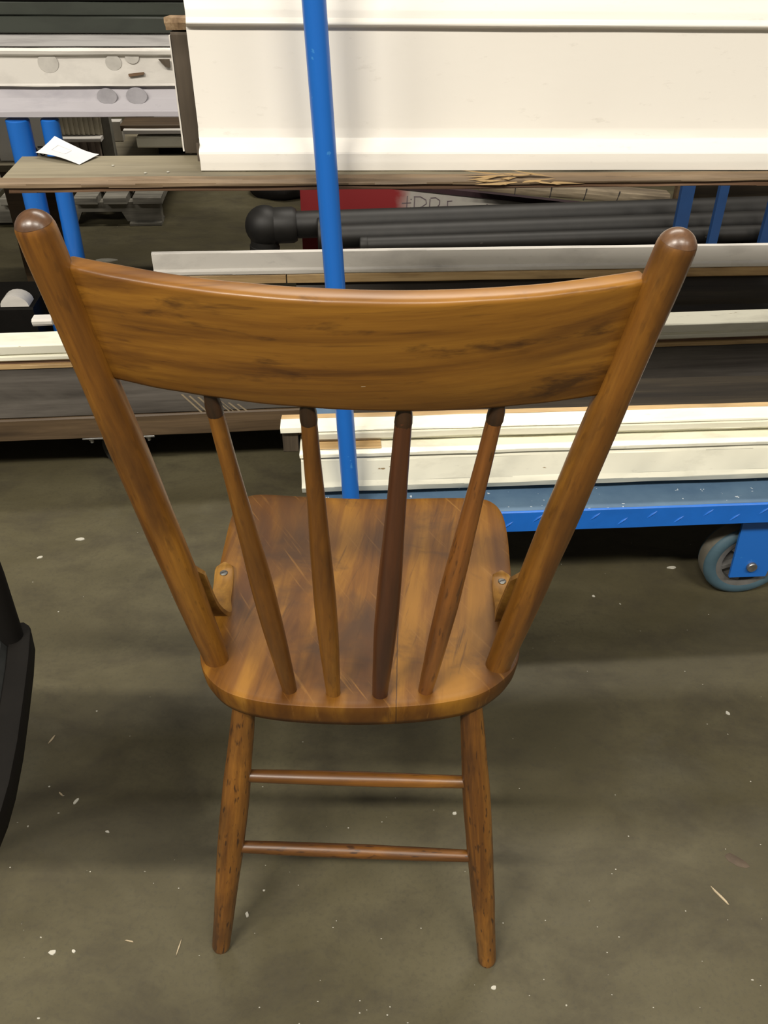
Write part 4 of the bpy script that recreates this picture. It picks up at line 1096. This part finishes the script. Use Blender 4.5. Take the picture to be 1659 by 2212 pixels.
mesh('seat_panel', vs, [tuple(range(n, 2 * n))[::-1]] + [(k, n + k, n + (k + 1) % n, (k + 1) % n) for k in range(n)], M['blackseat'], Matrix.Translation((cc.x, cc.y, ZC)), bch, 40, 'charcoal grey seat panel')
pb_ = atZ(26, 1376, ZC)
for k, bx in enumerate((pb_.x, pb_.x - .30)):
    b = Vector((bx, pb_.y, ZC - .01)); t = Vector((bx - (.025 if k == 0 else -.02), pb_.y + .035, ZC + .42))
    turned('back_post', b, t, [(0, .0105), (.02, .0115), (.2, .0145), (.6, .0145), (1, .010)], M['black'], bch, 20)
    bl_ = Vector((bx - (.20 if k == 0 else -.02), pb_.y - .01, 0)); turned('leg', bl_, Vector((bx - (.15 if k == 0 else -.035), pb_.y - .03, ZC - .031)), [(0, .010), (.5, .014), (1, .013)], M['black'], bch, 16)
    turned('leg', Vector((bx - (.24 if k == 0 else -.05), out[-5].y + .05, 0)), Vector((bx - (.20 if k == 0 else -.05), out[-5].y + .06, ZC - .031)), [(0, .010), (.5, .014), (1, .013)], M['black'], bch, 16)
for z in (.16, .34):
    a_ = Vector((pb_.x - .02, pb_.y + .035 * z / .42, ZC + z)); b_ = Vector((pb_.x - .285, pb_.y + .035 * z / .42, ZC + z))
    Wc = axis_matrix(a_, b_, (0, 0, 1)); ln = (b_ - a_).length
    box('back_slat', .045, .014, ln, M['black'], Wc, bch, .003)

# ------------------------------------------------------------------ litter on the floor
random.seed(11)
def chip(name, px, py, lx_, ly_, ang, mat, label, cat='chip', group='paint chips on the floor', h_=.0012):
    p = atZ(px, py, .0002); n = 9; pts = []
    for k in range(n):
        a = 2 * math.pi * k / n; rr = random.uniform(.7, 1.1)
        pts.append((lx_ * rr * math.cos(a), ly_ * rr * math.sin(a)))
    vs = [(a, b, 0) for a, b in pts] + [(a * .9, b * .9, h_) for a, b in pts]
    fs = [tuple(range(n - 1, -1, -1)), tuple(range(n, 2 * n))] + [(k, (k + 1) % n, n + (k + 1) % n, n + k) for k in range(n)]
    o = mesh(name, vs, fs, mat, Matrix.Translation(p) @ Matrix.Rotation(math.radians(ang), 4, 'Z'), None)
    return tag(o, label, cat, group)
K = 1 / 1500.0
chip('paint_chip', 173, 1165, 16 * K, 7 * K, 8, M['chip'], 'largest pale paint chip on the lit floor left of the chair')
chip('paint_chip', 86, 1204, 9 * K, 6 * K, 40, M['chip'], 'bright white paint chip above the black chair seat corner')
chip('wood_sliver', 112, 1598, 15 * K, 3 * K, 70, M['straw'], 'long tan sliver on the floor right of the black chair', 'sliver', 'wood slivers on the floor')
chip('wood_sliver', 132, 1716, 9 * K, 2 * K, -40, M['straw'], 'short tan sliver just left of a pale oval chip', 'sliver', 'wood slivers on the floor')
chip('paint_chip', 164, 1732, 9 * K, 4 * K, 65, M['chip'], 'pale oval chip beside the short tan sliver, lower left floor')
chip('paint_chip', 113, 2058, 8 * K, 5 * K, 15, M['chip'], 'pale chip near the lower left corner of the floor')
chip('paint_chip', 159, 2055, 4 * K, 4 * K, 0, M['chip'], 'tiny square white chip right of the lower left pale chip')
chip('wood_sliver', 386, 2048, 18 * K, 1.5 * K, 82, M['straw'], 'thin upright straw on the floor left of the rear left chair leg', 'sliver', 'wood slivers on the floor')
chip('wood_sliver', 279, 2033, 11 * K, 1.5 * K, -10, M['straw'], 'thin straw lying across a dark floor spot, lower left', 'sliver', 'wood slivers on the floor')
chip('paint_chip', 232, 1797, 5 * K, 3 * K, -15, M['chip'], 'tiny bright chip on the open floor left of the chair legs')
chip('paint_chip', 1572, 1541, 6 * K, 7 * K, 30, M['chip'], 'white chip on the floor at the right edge, below the caster')
chip('paint_chip', 1282, 1288, 5 * K, 4 * K, -30, M['chip'], 'white chip on the floor right of the right chair post')
chip('paint_chip', 1450, 1226, 14 * K, 6 * K, 5, M['chip'], 'crumbled pale chip just left of the blue caster')
chip('wood_sliver', 1555, 1935, 24 * K, 3 * K, -55, M['straw'], 'long pale sliver on the lower right floor', 'sliver', 'wood slivers on the floor')
chip('floor_scab', 1590, 1858, 30 * K, 12 * K, -30, plain('rust_brown_scab', (.085, .060, .038), .8, 0, .4, 60), 'flat brown oval scab on the floor at the right edge', 'scab', None, .0006)
chip('paint_chip', 1066, 2134, 6 * K, 5 * K, 0, M['chip'], 'round pale chip below the right chair leg')
chip('card_scrap', 231, 563, 60 * K, 26 * K, 10, M['scrap'], 'grey card scrap on the floor between dolly and pallet, left of the white board', 'scrap', None, .003)
chip('paint_chip', 534, 1976, 4 * K, 6 * K, 10, M['chip'], 'tiny pale chip right of the rear left chair leg')
chip('paint_chip', 982, 1757, 5 * K, 4 * K, 10, M['chip'], 'tiny pale chip left of the right chair leg, between the stretchers')
vs, fs = [], []
for k in range(120):
    px = random.uniform(0, 1659); py = random.uniform(1080, 2212)
    p = atZ(px, py, .0002); s = random.uniform(.0005, .0013) * (1.6 if random.random() < .1 else 1); a0 = random.uniform(0, 3); q = len(vs)
    el = random.uniform(.4, 1)
    for a in range(5):
        an = a0 + a * 2 * math.pi / 5; vs.append((p.x + s * math.cos(an), p.y + s * el * math.sin(an), .0003))
    vs.append((p.x, p.y, .0003 + s * .6))
    fs += [(q + a, q + (a + 1) % 5, q + 5) for a in range(5)]
o = mesh('floor_grit', vs, fs, M['chip'], Matrix(), None); o['kind'] = 'stuff'; tag(o, 'fine pale grit and dust specks scattered over the concrete floor', 'grit')
